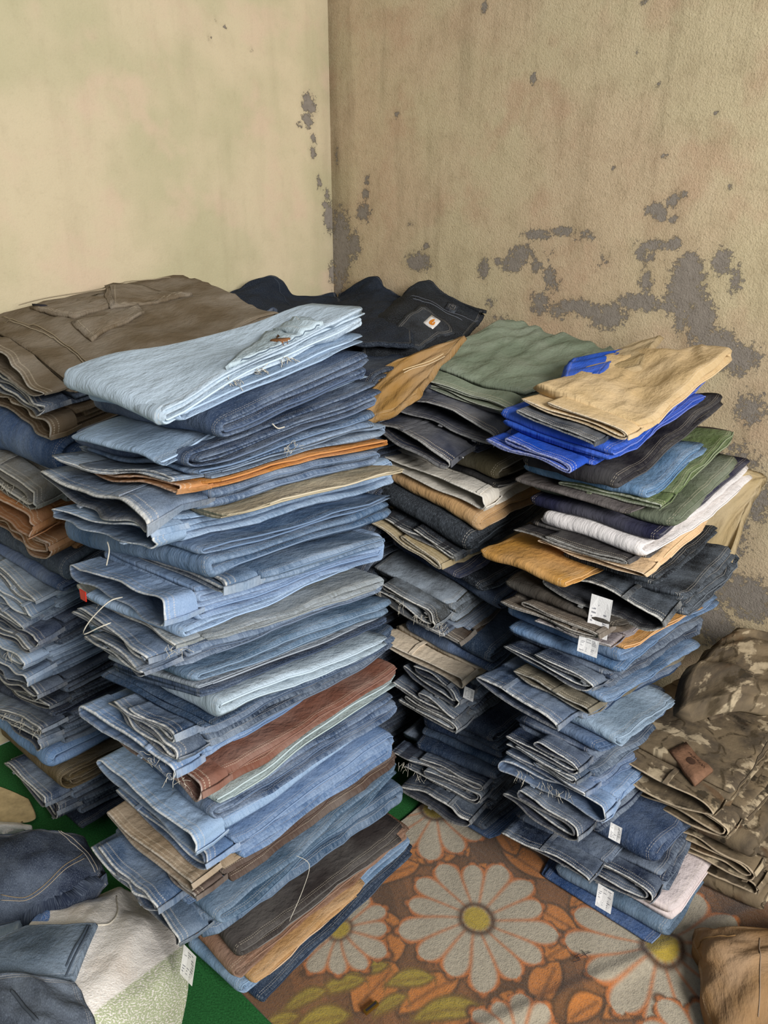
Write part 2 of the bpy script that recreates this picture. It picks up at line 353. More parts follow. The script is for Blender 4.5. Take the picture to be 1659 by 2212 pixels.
# ------------------------------------------------------------------ folded garment generator
GX = np.linspace(-.2, .95, 70); GY = np.linspace(-.25, .75, 62); GXX, GYY = np.meshgrid(GX, GY, indexing='ij')
def sample(G, x, y):
    fx = np.clip((x-GX[0])/(GX[1]-GX[0]), 0, len(GX)-1.001); fy = np.clip((y-GY[0])/(GY[1]-GY[0]), 0, len(GY)-1.001)
    i = fx.astype(int); j = fy.astype(int); a = fx-i; b = fy-j
    return (G[i, j]*(1-a)+G[i+1, j]*a)*(1-b)+(G[i, j+1]*(1-a)+G[i+1, j+1]*a)*b
def fold_path(L, H, nl, rng, style):
    seq = list(range(nl))
    if style != 'zig':
        seq = [nl-1]; lo, hi, up = 0, nl-2, True
        while lo <= hi:
            if up:
                seq.append(lo); lo += 1
                if lo <= hi: seq.append(lo); lo += 1
            else:
                seq.append(hi); hi -= 1
                if lo <= hi: seq.append(hi); hi -= 1
            up = not up
    hl = [(k+.5)*H/nl for k in range(nl)]; pts = []; side = 0 if style != 'zig' else 1
    xa, ends = L-rng.uniform(.004, .03), None
    if style == 'zig': xa = rng.uniform(0, .02)
    cur = xa
    for q, k in enumerate(seq):
        h = hl[k]
        last = q == len(seq)-1
        if last: tip = (rng.uniform(.0, .03) if side == 0 else L-rng.uniform(.0, .04)); r = 0
        else:
            r = abs(hl[seq[q+1]]-h)/2; depth = rng.uniform(0, .011)+(0 if r > H*.3 else H*.25)
            tip = depth if side == 0 else L-depth
        xe = tip if last else (tip+r*.8 if side == 0 else tip-r*.8)
        n = max(6, int(abs(xe-cur)/.024))
        for t in np.linspace(0, 1, n): pts.append((cur+(xe-cur)*t, h, k))
        if not last:
            h2 = hl[seq[q+1]]; m = 7 if r > H*.2 else 5
            for t in np.linspace(0, math.pi, m+2)[1:-1]:
                dx = math.sin(t)*r*.8; pts.append((xe-dx if side == 0 else xe+dx, h+(h2-h)*(1-math.cos(t))/2, k))
            cur = xe; side = 1-side
    return np.array(pts), H/nl/2
OFF = np.array((.0015, .006, .0105, .016, .03))
def build_body(name, F0, L, W, H, zmap, rng, style, nl, parent, mat, color, fade, x0=0., res=11, rough=1., taper=0., wr=0.):
    """F0: function (x, y, hn) arrays -> world points"""
    path, tau = fold_path(L-x0, H, nl, rng, style)
    px, ph = path[:, 0]+x0, path[:, 1]
    if style == 'waist': px = L-(px-x0)
    tx, th = np.gradient(px), np.gradient(ph); ln = np.hypot(tx, th)+1e-9; nx, nh = -th/ln, tx/ln
    s = np.r_[0, np.cumsum(np.hypot(np.diff(px), np.diff(ph)))]
    mids = np.linspace(.045, W-.045, res); tops = np.r_[OFF, mids, W-OFF[::-1]]
    shp = np.r_[.38, .74, .9, .97, 1, np.ones(res), 1, .97, .9, .74, .38]
    yy = np.r_[tops, W+.0015, tops[::-1], -.0015]; nn = np.r_[shp, 0, -shp[::-1], 0]
    ed = np.minimum(np.abs(yy), np.abs(W-yy)); ed[np.abs(nn) < 1e-6] = 0
    K, M = len(yy), len(px)
    PX = np.repeat(px[:, None], K, 1); PH = np.repeat(ph[:, None], K, 1); YY = np.repeat(yy[None], M, 0).copy()
    S = np.repeat(s[:, None], K, 1)
    lay = path[:, 2]; j0 = np.array([rng.uniform(-.002, .014) for _ in range(nl+1)]); j1 = np.array([rng.uniform(-.01, .02) for _ in range(nl+1)])
    # the edges of each layer wander and the plan corners are rounded
    w0 = wave(rng, .004*rough, (2, 4), 4); w1 = wave(rng, .006, (2, 4), 4)
    li = np.minimum(lay.astype(int), nl)
    k = np.ones(9)/9; sm0 = np.convolve(np.pad(j0[li], 4, 'edge'), k, 'valid'); sm1 = np.convolve(np.pad(j1[li], 4, 'edge'), k, 'valid')
    rc = .03; c0 = np.clip((rc-(px-x0))/rc, 0, 1)**2*.014; c1 = np.clip((rc-(L-px))/rc, 0, 1)**2*.014
    a0 = sm0+w0(s, s*0)+c0+c1; a1 = sm1+w1(s, s*0)+c0+c1
    YY = a0[:, None]+YY*(1-(a0+a1)/W)[:, None]*(1-taper*np.clip(px/L, 0, 1)**1.2)[:, None]
    tz = tau*.94*(1+.12*wave(rng, 1, (6, 11, 19), 8)(S*1., YY*1.)*np.clip(rough, 0, 2))
    wy = wave(rng, .0028, (5, 9, 16), 7); YY = YY+wy(S, PH*9)
    if wr:
        a_, b_ = wave(rng, 1, (4, 7), 7)(S, YY), wave(rng, 1, (6, 10), 7)(S*.6, YY*1.5)
        tz = tz+wr*(a_*.8+1.6*np.exp(-(b_*2.2)**2))*np.clip(nn, 0, 1)[None]
    PX = PX+nx[:, None]*nn[None]*tz; PH = PH+nh[:, None]*nn[None]*tz
    P = F0(PX, YY, np.clip(PH/H, -.04, 1.8 if wr else 1.04))
    V = P.reshape(-1, 3); idx = np.arange(M*K).reshape(M, K); nx2 = np.roll(idx, -1, 1)
    F = np.stack([idx[:-1], idx[1:], nx2[1:], nx2[:-1]], -1).reshape(-1, 4)
    if style == 'waist': F = F[:, ::-1]
    F = F.tolist(); c = [int(i) for i in idx[0]]; d = [int(i) for i in idx[-1]]
    F += [c, d[::-1]] if style != 'waist' else [c[::-1], d]
    me = mesh_np(name, V, F, {'ed': np.tile(ed, M)}, np.c_[YY.ravel(), S.ravel()])
    bo = obj(name, me, mat, parent, color, fade)
    # felled side seam: a raised cord along the leg edge of one or two layers
    tip = P[:, K-1]; lays = sorted(set(li)); pick = rng.sample(lays, min(len(lays), rng.choice((1, 1, 2))))
    for q in pick:
        ii = np.where(li == q)[0]
        if len(ii) > 6:
            ii = ii[1:-3]; pts = tip[ii]+(P[ii, 0]-tip[ii])*.25
            tube('side_seam', pts+(tip[ii]-P[ii, 4])*.02, .0019, mat, parent, 5, tuple(min(1, v*1.12+.01) for v in color))
    return bo
def box_pts(c, a, b, n, la, lb, t):
    return [c+a*sa*la/2+b*sb*lb/2+n*sc*t/2 for sc in (-1, 1) for sa, sb in ((-1, -1), (1, -1), (1, 1), (-1, 1))]
BOXF = [(3, 2, 1, 0), (4, 5, 6, 7), (0, 1, 5, 4), (1, 2, 6, 5), (2, 3, 7, 6), (3, 0, 4, 7)]
def resample(P, n):
    P = np.asarray(P); d = np.r_[0, np.cumsum(np.hypot(*np.diff(P, axis=0).T))]
    t = np.linspace(0, d[-1], n); return np.c_[np.interp(t, d, P[:, 0]), np.interp(t, d, P[:, 1])]
def waist_loop(W, H, rng, kind):
    """closed loop in the (y, h) plane: the outline of the flattened, often folded, waist opening"""
    m = .0035
    if kind == 'open':
        c = [(W*.98, .5*H), (W*.6, .54*H), (W*.3, .5*H), (.02, .5*H)]; g = lambda t: .1*H+.36*H*np.sin(np.clip(t, 0, 1)*math.pi)**.7*(.5+.5*t)
    elif kind == 'single':
        c = [(W*.98, .55*H), (W*.65, .5*H), (W*.3, .52*H), (.012, .48*H)]; g = lambda t: H*(.18+.2*t)
    else:
        e = rng.uniform(.55, .9)
        c = [(W*e, .77*H), (W*.5, .79*H), (.045, .78*H), (.02, .7*H), (.012, .5*H), (.02, .3*H), (.045, .22*H), (W*.5, .21*H), (W*.97, .23*H)]; g = lambda t: H*(.1+.06*np.sin(t*9+2))
    c = resample(c, 46); w = wave(rng, H*.09, (2.5, 5, 9), 5); c[:, 1] += w(c[:, 0], c[:, 0]*0)
    t = np.gradient(c, axis=0); t /= np.linalg.norm(t, axis=1)[:, None]+1e-9; n = np.c_[-t[:, 1], t[:, 0]]
    gg = g(np.linspace(0, 1, len(c)))[:, None]
    A, B = c+n*gg, c-n*gg; e0 = c[0]-t[0]*gg[0]*.8; e1 = c[-1]+t[-1]*gg[-1]*.8
    P = np.r_[A, [e1], B[::-1], [e0], A[:1]]
    P = resample(P, 111)[:-1]
    for _ in range(2): P = (np.roll(P, 1, 0)+2*P+np.roll(P, -1, 0))/4
    P[:, 1] = np.clip(P[:, 1], m, H-m); P[:, 0] = np.clip(P[:, 0], .003, None)
    return P
def build_waist(F0, W, H, rng, kind, parent, mat, color, fade, xo=-.012, depth=.05, loops=2, camo=False):
    P = waist_loop(W, H, rng, kind); n = len(P)
    t = np.roll(P, -1, 0)-np.roll(P, 1, 0); t /= np.linalg.norm(t, axis=1)[:, None]+1e-9; N = np.c_[t[:, 1], -t[:, 0]]
    area2 = np.sum(P[:, 0]*np.roll(P[:, 1], -1)-np.roll(P[:, 0], -1)*P[:, 1])
    if area2 < 0: N = -N
    th = .0017; wv = wave(rng, .006, (4, 9), 5); front = xo+wv(P[:, 0], P[:, 1]*6)+.012*np.clip(P[:, 1]/H-.3, 0, 1)*rng.uniform(-.6, 1)
    rings = []; rim = []; inner_shade = []; xs = []
    puck = wave(rng, .0007, (40, 60), 5)
    for k, (fx, sgn) in enumerate([(1., -1), (.35, -1), (.07, -1), (.03, -1), (0, -.6), (0, .6), (.03, 1), (.07, 1), (.3, 1), (.62, 1), (1., 1)]):
        x = front+(depth-front)*fx; Q = P+N*(th*sgn+puck(P[:, 0], P[:, 1])[:, None]*(fx > 0))
        Q[:, 1] = np.clip(Q[:, 1], .001, H-.001)
        rings.append((x, Q[:, 0], Q[:, 1])); rim.append(np.full(n, 1. if fx <= .031 else 0.)); inner_shade.append(np.full(n, 1. if sgn < 0 else 0)); xs.append(x)
    X = np.array([r[0] for r in rings]); Y = np.array([r[1] for r in rings]); Hh = np.array([r[2] for r in rings])
    V = F0(X, Y, Hh/H).reshape(-1, 3); M = len(rings); idx = np.arange(M*n).reshape(M, n); nx2 = np.roll(idx, -1, 1)
    F = np.stack([idx[:-1], idx[1:], nx2[1:], nx2[:-1]], -1).reshape(-1, 4)
    if area2 < 0: F = F[:, ::-1]
    arc = np.cumsum(np.r_[0, np.linalg.norm(np.diff(P, axis=0), axis=1)])
    me = mesh_np('waistband', V, F.tolist(), {'ed': (X-front[None]).ravel()*.5+.004, 'rim': np.array(rim).ravel(), 'inside': np.array(inner_shade).ravel()}, np.c_[X.ravel(), np.tile(arc, M)])
    wb = obj('waistband', me, mat, parent, color, fade)
    # belt loops: near the stack's front corner, where they show
    cand = [i for i in range(n) if N[i, 0] < -.55 or (abs(N[i, 1]) > .5 and P[i, 0] < W*.75)]
    cor = [i for i in range(n) if N[i, 0] < -.8]
    for q in range(loops):
        i = rng.choice(cor if q == 0 and cor else cand); y, h = P[i]; nn = N[i]
        xa, xb = front[i]+rng.uniform(-.004, .002), depth+rng.uniform(.004, .012)
        pts = []
        for off in (.0022, .0046):
            for xx in (xa, (xa+xb)/2, xb):
                for w in (-.0055, .0055):
                    bow = .0035 if xx == (xa+xb)/2 else 0
                    pts.append((xx, y+nn[0]*(off+bow)-nn[1]*w, h+nn[1]*(off+bow)+nn[0]*w))
        a = np.array(pts); V = F0(a[:, 0], a[:, 1], np.clip(a[:, 2]/H, -.02, 1.02))
        F = []
        for s in (0, 1):
            b0, t0 = 2*s, 6+2*s
            F += [(b0, b0+2, b0+3, b0+1), (t0, t0+1, t0+3, t0+2), (b0, t0, t0+2, b0+2), (b0+1, b0+3, t0+3, t0+1)]
        F += [(0, 1, 7, 6), (4, 10, 11, 5)]
        me = mesh_np('belt_loop', V, F, {'ed': np.full(len(V), .006), 'rim': np.r_[.3, .3, 0, 0, .3, .3, .3, .3, 0, 0, .3, .3], 'inside': np.zeros(len(V))}, np.c_[a[:, 1], a[:, 0]], smooth=False)
        obj('belt_loop', me, mat, wb, tuple(v*1.1 for v in color), fade)
    return wb
def tube(name, pts, r, mat, parent, sides=5, color=None):
    P = np.asarray(pts, float); V = []; n = len(P)
    for i in range(n):
        t = P[min(i+1, n-1)]-P[max(i-1, 0)]; t = t/(np.linalg.norm(t)+1e-9)
        a = np.cross(t, (0, 0, 1.) if abs(t[2]) < .9 else (1., 0, 0)); a /= np.linalg.norm(a); b = np.cross(t, a)
        rr = r*(.6 if i in (0, n-1) else 1)
        for k in range(sides): V.append(P[i]+rr*(a*math.cos(6.2832*k/sides)+b*math.sin(6.2832*k/sides)))
    F = [(i*sides+k, i*sides+(k+1) % sides, (i+1)*sides+(k+1) % sides, (i+1)*sides+k) for i in range(n-1) for k in range(sides)]
    F += [tuple(range(sides))[::-1], tuple((n-1)*sides+k for k in range(sides))]
    me = mesh_np(name, V, F, {'ed': np.full(len(V), .05)}, np.zeros((len(V), 2)))
    return obj(name, me, mat, parent, color)
def slab(name, P00, P10, P11, P01, t, mat, parent, nu=4, nv=4, bow=0., color=None, drop=0.):
    """thin bowed quad with thickness (tags, patches, labels)"""
    P = [np.asarray(p, float) for p in (P00, P10, P11, P01)]; n = np.cross(P[1]-P[0], P[3]-P[0]); n /= np.linalg.norm(n)
    V = []; uv = []
    for s in (1, -1):
        for j in range(nv):
            for i in range(nu):
                u, v = i/(nu-1), j/(nv-1)
                q = (P[0]*(1-u)+P[1]*u)*(1-v)+(P[3]*(1-u)+P[2]*u)*v
                V.append(q+n*(s*t/2+bow*math.sin(u*3.14)*math.sin(v*3.14))); uv.append((u, v))
    m = nu*nv; F = []
    for j in range(nv-1):
        for i in range(nu-1):
            a = j*nu+i; F += [(a, a+1, a+nu+1, a+nu), (m+a+nu, m+a+nu+1, m+a+1, m+a)]
    rim = [i for i in range(nu)]+[j*nu+nu-1 for j in range(1, nv)]+[(nv-1)*nu+i for i in range(nu-2, -1, -1)]+[j*nu for j in range(nv-2, 0, -1)]
    F += [(rim[k], m+rim[k], m+rim[(k+1) % len(rim)], rim[(k+1) % len(rim)]) for k in range(len(rim))]
    return obj(name, mesh_np(name, V, F, {'ed': np.full(len(V), .05)}, uv, smooth=False), mat, parent, color)
def frays(P, dirv, n, rng, parent, length=.03, spread=.02, r=.0006, mat=None):
    """a handful of loose threads hanging from a worn edge, joined as one tuft"""
    bpts = []
    V = []; F = []
    for _ in range(n):
        p = np.asarray(P, float)+np.array([rng.uniform(-spread, spread) for _ in range(3)])*np.array((1, 1, .35)); q = p.copy(); d = np.asarray(dirv, float)+np.array([rng.uniform(-.7, .7) for _ in range(3)])
        l = length*rng.uniform(.4, 1.2); pts = [q.copy()]
        for k in range(4):
            d = d+np.array([rng.uniform(-.5, .5) for _ in range(3)])+np.array((0, 0, -.25)); q = q+d/np.linalg.norm(d)*l/4; pts.append(q.copy())
        b = len(V); pts = np.array(pts)
        for i, p in enumerate(pts):
            for k in range(3): V.append(p+r*np.array((math.cos(2.1*k), .3*math.sin(2.1*k), math.sin(2.1*k))))
        F += [(b+i*3+k, b+i*3+(k+1) % 3, b+i*3+3+(k+1) % 3, b+i*3+3+k) for i in range(4) for k in range(3)]
    o = obj('frayed_threads', mesh_np('frayed_threads', V, F, {'ed': np.full(len(V), .05)}, np.zeros((len(V), 2))), mat or THREAD, parent); o['kind'] = 'stuff'; return o
ORD = ['topmost', 'second', 'third', 'fourth', 'fifth', 'sixth', 'seventh', 'eighth', 'ninth', 'tenth', 'eleventh', 'twelfth', 'thirteenth', 'fourteenth', 'fifteenth', 'sixteenth', 'seventeenth', 'eighteenth', 'nineteenth', 'twentieth']
def ordinal(i):
    if i < 20: return ORD[i]
    t = {2: 'twenty', 3: 'thirty', 4: 'forty'}[(i+1)//10]; k = (i+1) % 10
    return (t[:-1]+'ieth') if k == 0 else t+'-'+['', 'first', 'second', 'third', 'fourth', 'fifth', 'sixth', 'seventh', 'eighth', 'ninth'][k]
GARMENTS = {}
def build_stack(key, where, group, rows, depth, Ldef, Wdef, seed, base_z=0.012, tilt_lim=(-.2, .25), wmax=9):
    """rows from the top down: near-corner pixel of the lower edge, left and right end pixels (or None), style, colour, fade, description, options.
    Each garment fills the space between its own lower surface and the lower surface of the one above."""
    rng = random.Random(seed)
    ys = np.array([d[0] for d in depth], float); Ys = np.array([d[1] for d in depth], float)
    dep = lambda y: float(np.interp(y, ys, Ys))
    N = len(rows); info = []; prevL, prevW, ptx, pty = Ldef, Wdef, 0, 0
    O = aty(rows[-1][0], rows[-1][1], dep(rows[-1][1])); O[2] = 0
    for r in rows:
        nx, ny, lf, rt, style, col, fade, desc, op = r
        P = aty(nx, ny, op.get('Y', dep(ny)))
        yaw = math.radians(op.get('yaw', rng.uniform(-5, 5)))
        if rt: L, dz = hit(P, rt, AZ+yaw); tx = np.clip(dz/L, *tilt_lim); L = np.clip(L, .3, .62); prevL = .5*prevL+.5*L; ptx = tx
        else: L, tx = prevL*rng.uniform(.92, 1.06), ptx
        if lf: W, dz = hit(P, lf, AZ+yaw-math.pi/2); ty = np.clip(dz/W, *tilt_lim); W = np.clip(W, .2, .47); prevW = .5*prevW+.5*W; pty = ty
        else: W, ty = prevW*rng.uniform(.92, 1.08), pty
        L, W = op.get('L', L), op.get('W', min(W, wmax))
        q = P-O; info.append(dict(P=P, x=np.dot(q, D1), y=np.dot(q, D2), yaw=yaw, L=L, W=W, tx=op.get('tx', tx), ty=op.get('ty', ty)))
    # lower surfaces, from the ground up; each keeps a least thickness above the one below
    txs = np.array([i['tx'] for i in info]); tys = np.array([i['ty'] for i in info])
    ksm = np.array((1, 2, 3, 2, 1.)); ksm /= ksm.sum()
    txs = np.convolve(np.pad(txs, 2, 'edge'), ksm, 'valid'); tys = np.convolve(np.pad(tys, 2, 'edge'), ksm, 'valid')
    bots = [None]*N; prev = None
    zs = [i['P'][2] for i in info]
    for i in range(N-1, -1, -1):
        f = info[i]; w = wave(rng, .0052, (1.6, 3, 5, 7), 7)
        x0, y0 = f['x'], f['y']
        cx, cy = np.clip(GXX, x0-.05, x0+f['L']), np.clip(GYY, y0-.05, y0+f['W'])
        tf = min(1., max(0., (zs[i]-.02)/.25))
        G = zs[i]+tf*(txs[i]*(cx-x0)+tys[i]*(cy-y0)+w(GXX, GYY))
        if i == N-1: G = np.full_like(GXX, base_z)
        else:
            hm = rows[i+1][8].get('hmin', .011); lim = prev+hm; k = .006
            G = np.maximum(G, lim)
            mx = rows[i+1][8].get('hmax', .062); G = np.minimum(G, prev+mx)
        bots[i] = G; prev = G
    for i, r in enumerate(rows):
        nx, ny, lf, rt, style, col, fade, desc, op = r; f = info[i]
        lo = bots[i]
        if i == 0:
            h0 = op.get('h', .04); up = lo+h0+op.get('rise', 0)*np.clip(GXX-f['x'], 0, 1)+op.get('risey', 0)*np.clip(GYY-f['y'], 0, 1)+np.maximum(wave(rng, op.get('bump', 0), (1.5, 2.6, 4), 7)(GXX, GYY), -h0*.4)
        else: up = bots[i-1]
        L, W = f['L'], f['W']; ca, sa = math.cos(-f['yaw']), math.sin(-f['yaw'])
        gxs = f['x']+np.linspace(.05, .9, 5)*L; gys = f['y']+np.linspace(.1, .9, 4)*W
        A, B = np.meshgrid(gxs, gys, indexing='ij'); H = float(np.median(sample(up, A, B)-sample(lo, A, B)))
        H = max(.009, H); sag, sr = op.get('sag', 0), op.get('sagr', .12)
        def F0(x, y, hn, lo=lo, up=up, f=f, ca=ca, sa=sa, sag=sag, sr=sr, lip=op.get('lip', 0)):
            X = f['x']+x*ca-y*sa; Y = f['y']+x*sa+y*ca
            a, b = sample(lo, X, Y), sample(up, X, Y); z = a+(b-a)*(.02+.96*hn)
            if lip: z = z-lip*np.clip(-x/.05, 0, 1.2)*(1-.75*hn)*np.exp(-np.clip(y-.02, 0, 1)/.25)
            if sag: z = z-sag*np.exp(-((np.clip(x, 0, 9)/sr)**2+(np.clip(y, 0, 9)/(sr*.8))**2))
            return O+D1*X[..., None]+D2*Y[..., None]+np.array((0, 0, 1))*z[..., None]
        denim = op.get('mat', 'denim') == 'denim'; camo = op.get('mat') == 'camo'
        kind = 'folded_jeans' if denim else 'folded_trousers'
        c = lin(col)
        if denim: g_ = .3*c[0]+.6*c[1]+.1*c[2]; c = tuple(1.08*(v*.86+g_*.14)**1.13 for v in c)
        name = op.get('name', kind)
        lab = op.get('label') or (desc+', '+ordinal(i)+(' in ' if i == 0 else ' from top of ')+where)
        root = thing(name, f['P']+D1*.0, lab, 'jeans' if denim else 'trousers', group)
        bm, wm = (DENIM, DENIM_R) if denim else ((CAMO, CAMO) if camo else (TWILL, TWILL_R))
        nl = op.get('nl') or int(np.clip(round(H/.0105), 2, 6)); nl = max(2, nl//2*2) if style != 'zig' else nl
        if style in ('fold', 'zig'):
            build_body('body', F0, L, W, H, None, rng, style, nl, root, bm, c, fade, res=op.get('res', 11), wr=op.get('wr', 0), taper=op.get('taper', 0))
        else:
            build_body('body', F0, L, W*.985, H, None, rng, 'waist', nl, root, bm, c, fade, x0=.035, res=op.get('res', 11), wr=op.get('wr', 0), taper=op.get('taper', 0))
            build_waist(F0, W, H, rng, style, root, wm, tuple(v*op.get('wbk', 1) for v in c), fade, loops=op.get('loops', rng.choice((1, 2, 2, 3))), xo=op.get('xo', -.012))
        GARMENTS[key, i] = dict(root=root, F=F0, L=L, W=W, H=H, rng=rng, c=c, fade=fade)
        if op.get('fray'):
            for (u, v) in op['fray']:
                p = F0(np.array([u]), np.array([v]), np.array([.5]))[0]; frays(p, -D1*.6-D2*.6, 12, rng, root, .022, .018, .0005)
        if op.get('tag'):
            for (x, y, hh, ln, wd) in op['tag']:
                p = F0(np.array([x]), np.array([y]), np.array([hh]))[0]; side = D2*wd
                dn = np.array((0, 0, -1.))*ln*.9-D1*ln*.32-D2*.1*ln
                t = slab('care_tag', p, p-side, p-side+dn, p+dn, .0006, TAGW, root, bow=.003); t['label'] = 'white printed care tag'
                n = np.cross(-side, dn); n /= np.linalg.norm(n); V = []; F = []
                for k in range(9):
                    for q in range(3):
                        if rng.random() < .2: continue
                        u0 = .1+q*.28; u1 = u0+rng.uniform(.12, .24); v0 = .1+k*.09
                        b = len(V); bw = lambda u, v: p-side*u+dn*v+n*(.0006+.003*math.sin(u*3.14)*math.sin(v*3.14))
                        V += [bw(u0, v0), bw(u1, v0), bw(u1, v0+.035), bw(u0, v0+.035)]; F.append((b, b+1, b+2, b+3))
                if np.dot(n, np.array((0, 0, CAMH))-p) < 0: V = [v-2*n*.0006 for v in V]
                obj('printing', mesh_np('printing', V, F, None, np.zeros((len(V), 2)), False), GREYINK, t)
    return info, bots
# ------------------------------------------------------------------ the stacks (rows from the top down)
T_ = dict(mat='twill')
def tw(**k): return dict(mat='twill', **k)
ICE, LIGHT, SKY, MID, BLUE, TEAL, INDIGO, DARK, NAVY = '#b4c5d2', '#93abc4', '#7d98b6', '#62809f', '#4b6788', '#3d5a70', '#3b4f6e', '#2b384f', '#1f2a40'
BLACK, CHAR, SLATE = '#17171b', '#3b3636', '#363a47'
A = [
 (345,905,(160,815),(800,712),'fold',ICE,.5,'bleached pale blue jeans with leather patch',dict(h=.034,res=28,wr=.004,sag=.018,nl=4,taper=.55,ty=.02,W=.32,bump=.007)),
 (385,918,(165,880),(806,735),'fold',LIGHT,.5,'pale blue jeans with a soft rolled edge',dict(sag=.004,taper=.35,ty=0)),
 (470,962,(155,925),(812,782),'fold',INDIGO,.4,'indigo jeans folded into a spiral end',{}),
 (350,990,(145,950),(815,815),'fold',LIGHT,.35,'grey-blue washed jeans with drooping corner',dict(sag=.02,sagr=.07)),
 (425,1028,(155,988),(838,880),'fold',INDIGO,.45,'dark indigo jeans with thick rolled fold',{}),
 (420,1052,(170,1005),(840,925),'fold',BLUE,.6,'washed blue jeans with torn knee',dict(fray=[(.2,.0)])),
 (405,1072,(160,1000),(845,945),'double','#66798f',.7,'grey-blue jeans with pale worn waistband',dict(W=.4)),
 (402,1090,(150,1012),(850,975),'single','#b3773a',.2,'caramel orange canvas trousers',tw(loops=1,hmin=.016)),
 (410,1128,(115,1085),(835,1000),'open','#4b6280',.6,'blue jeans with gaping dark waist opening',dict(W=.42,hmin=.036,wbk=.7,xo=-.055,lip=.035)),
 (480,1122,(350,1100),(872,1020),'zig','#b0a48a',.2,'beige chino trousers with rolled cuff',tw(L=.43,W=.3,hmin=.012,nl=2)),
 (350,1190,(150,1120),(868,1060),'single',SKY,.6,'light blue jeans with pale puckered waistband',dict(W=.3)),
 (440,1205,(180,1135),(862,1085),'fold','#4f6d90',.5,'mid blue jeans with curled stitched hem',{}),
 (450,1255,(130,1190),(855,1140),'fold','#466687',.35,'deep blue jeans with wide rounded fold',dict(hmin=.03,nl=2)),
 (520,1272,(190,1180),(848,1155),'double','#5b7592',.6,'greyish blue jeans with zigzag stitched waistband',dict(W=.42)),
 (375,1372,(150,1225),(842,1185),'single','#7d98bb',.5,'sky blue jeans with broad stitched waistband',dict(hmin=.03,W=.36,loops=1)),
 (400,1395,(160,1265),(840,1225),'fold','#8fa9c6',.5,'very faded light blue jeans with spotted wear',{}),
 (405,1412,(175,1290),(840,1250),'double','#868a88',.5,'stone grey jeans with torn waistband',dict(fray=[(-.01,.02),(.0,.3)])),
 (350,1440,(165,1320),(838,1270),'double','#5b6f8a',.6,'crumpled blue jeans with several belt loops',dict(loops=4)),
 (345,1462,(180,1355),(838,1290),'double','#4d5f78',.7,'dusty blue jeans with doubled waistband rim',dict(loops=3)),
 (412,1502,(185,1395),(850,1325),'fold','#56748f',.4,'steel blue jeans with smooth broad fold',dict(hmin=.024,nl=2)),
 (420,1512,(215,1440),(850,1345),'fold','#9aa3ad',.2,'pale grey-blue jeans showing inside out',{}),
 (450,1530,(240,1470),(852,1352),'zig','#253c5c',.25,'deep navy jeans bulging on the right side',dict(hmin=.02)),
 (472,1566,(300,1500),(858,1372),'fold','#b3c4cf',.5,'bleached ice blue jeans with belt loop',dict(hmin=.018)),
 (440,1590,(250,1480),(862,1385),'zig','#2c4663',.25,'dark marine blue jeans with slanted pocket edge',dict(W=.33)),
 (402,1618,(250,1500),(866,1400),'double','#39506e',.55,'dark blue jeans with narrow pocket flap',dict(loops=2)),
 (408,1655,(235,1535),(868,1415),'double','#2f4058',.6,'dark jeans with pale-rimmed double waistband',dict(loops=2)),
 (392,1690,(270,1600),(870,1428),'single','#6584ab',.6,'bright blue jeans with ragged waistband',dict(fray=[(-.01,.0),(-.01,.06)],W=.3)),
 (452,1740,(235,1605),(872,1445),'single','#7a5142',.2,'reddish brown canvas trousers',tw(hmin=.02)),
 (470,1748,(330,1640),(872,1462),'fold','#a9b8b6',.3,'pale mint grey jeans',dict(hmin=.012)),
 (462,1765,(300,1660),(870,1480),'fold','#41597b',.6,'blue jeans with dark felled seam',{}),
 (440,1838,(230,1655),(860,1540),'single','#86a3c3',.5,'large light blue jeans with grey pocket lining',dict(hmin=.04,W=.37,nl=2)),
 (475,1925,(250,1715),(858,1600),'double','#5f7ea6',.5,'medium blue jeans with curled waistband corner',dict(hmin=.04)),
 (432,1932,(262,1785),(862,1625),'single','#95826b',.2,'taupe beige chinos with stitched waistband',tw(hmin=.025,W=.33)),
 (440,1950,(262,1800),(866,1640),'single','#4e3d35',.2,'dark brown trousers peeking under beige chinos',tw(hmin=.012)),
 (365,1992,(255,1830),(868,1665),'double','#3c5676',.5,'blue jeans with dark gaping waist fold',dict(W=.28)),
 (470,1990,(300,1860),(872,1690),'fold','#46657f',.45,'teal blue jeans with loose thread',dict(hmin=.03)),
 (415,2070,(290,1880),(885,1720),'open','#3b5773',.45,'deep blue jeans with white care tag',dict(hmin=.045,W=.26,tag=[(-.013,.0,.75,.06,.04)],nl=2,wbk=.8)),
 (520,2096,(400,1990),(892,1745),'fold','#37312f',.15,'charcoal brown trousers',tw(hmin=.028,nl=2)),
 (500,2125,(395,2010),(895,1785),'fold','#7b5a45',.2,'cocoa brown trousers',tw(hmin=.018)),
 (540,2140,(420,2040),(880,1800),'fold','#b08858',.2,'tan trousers',tw(hmin=.014,L=.34)),
 (530,2168,(400,2020),(900,1800),'fold','#6384a4',.5,'washed blue jeans with looped end',dict(hmin=.02)),
 (560,2206,(425,2050),(905,1815),'fold','#22364f',.2,'navy jeans resting on the floor',dict(W=.3)),
]
build_stack('A', 'tall front stack', 'garments in the tall front stack', A, [(900,1.10),(2210,1.11)], .5, .37, 11)
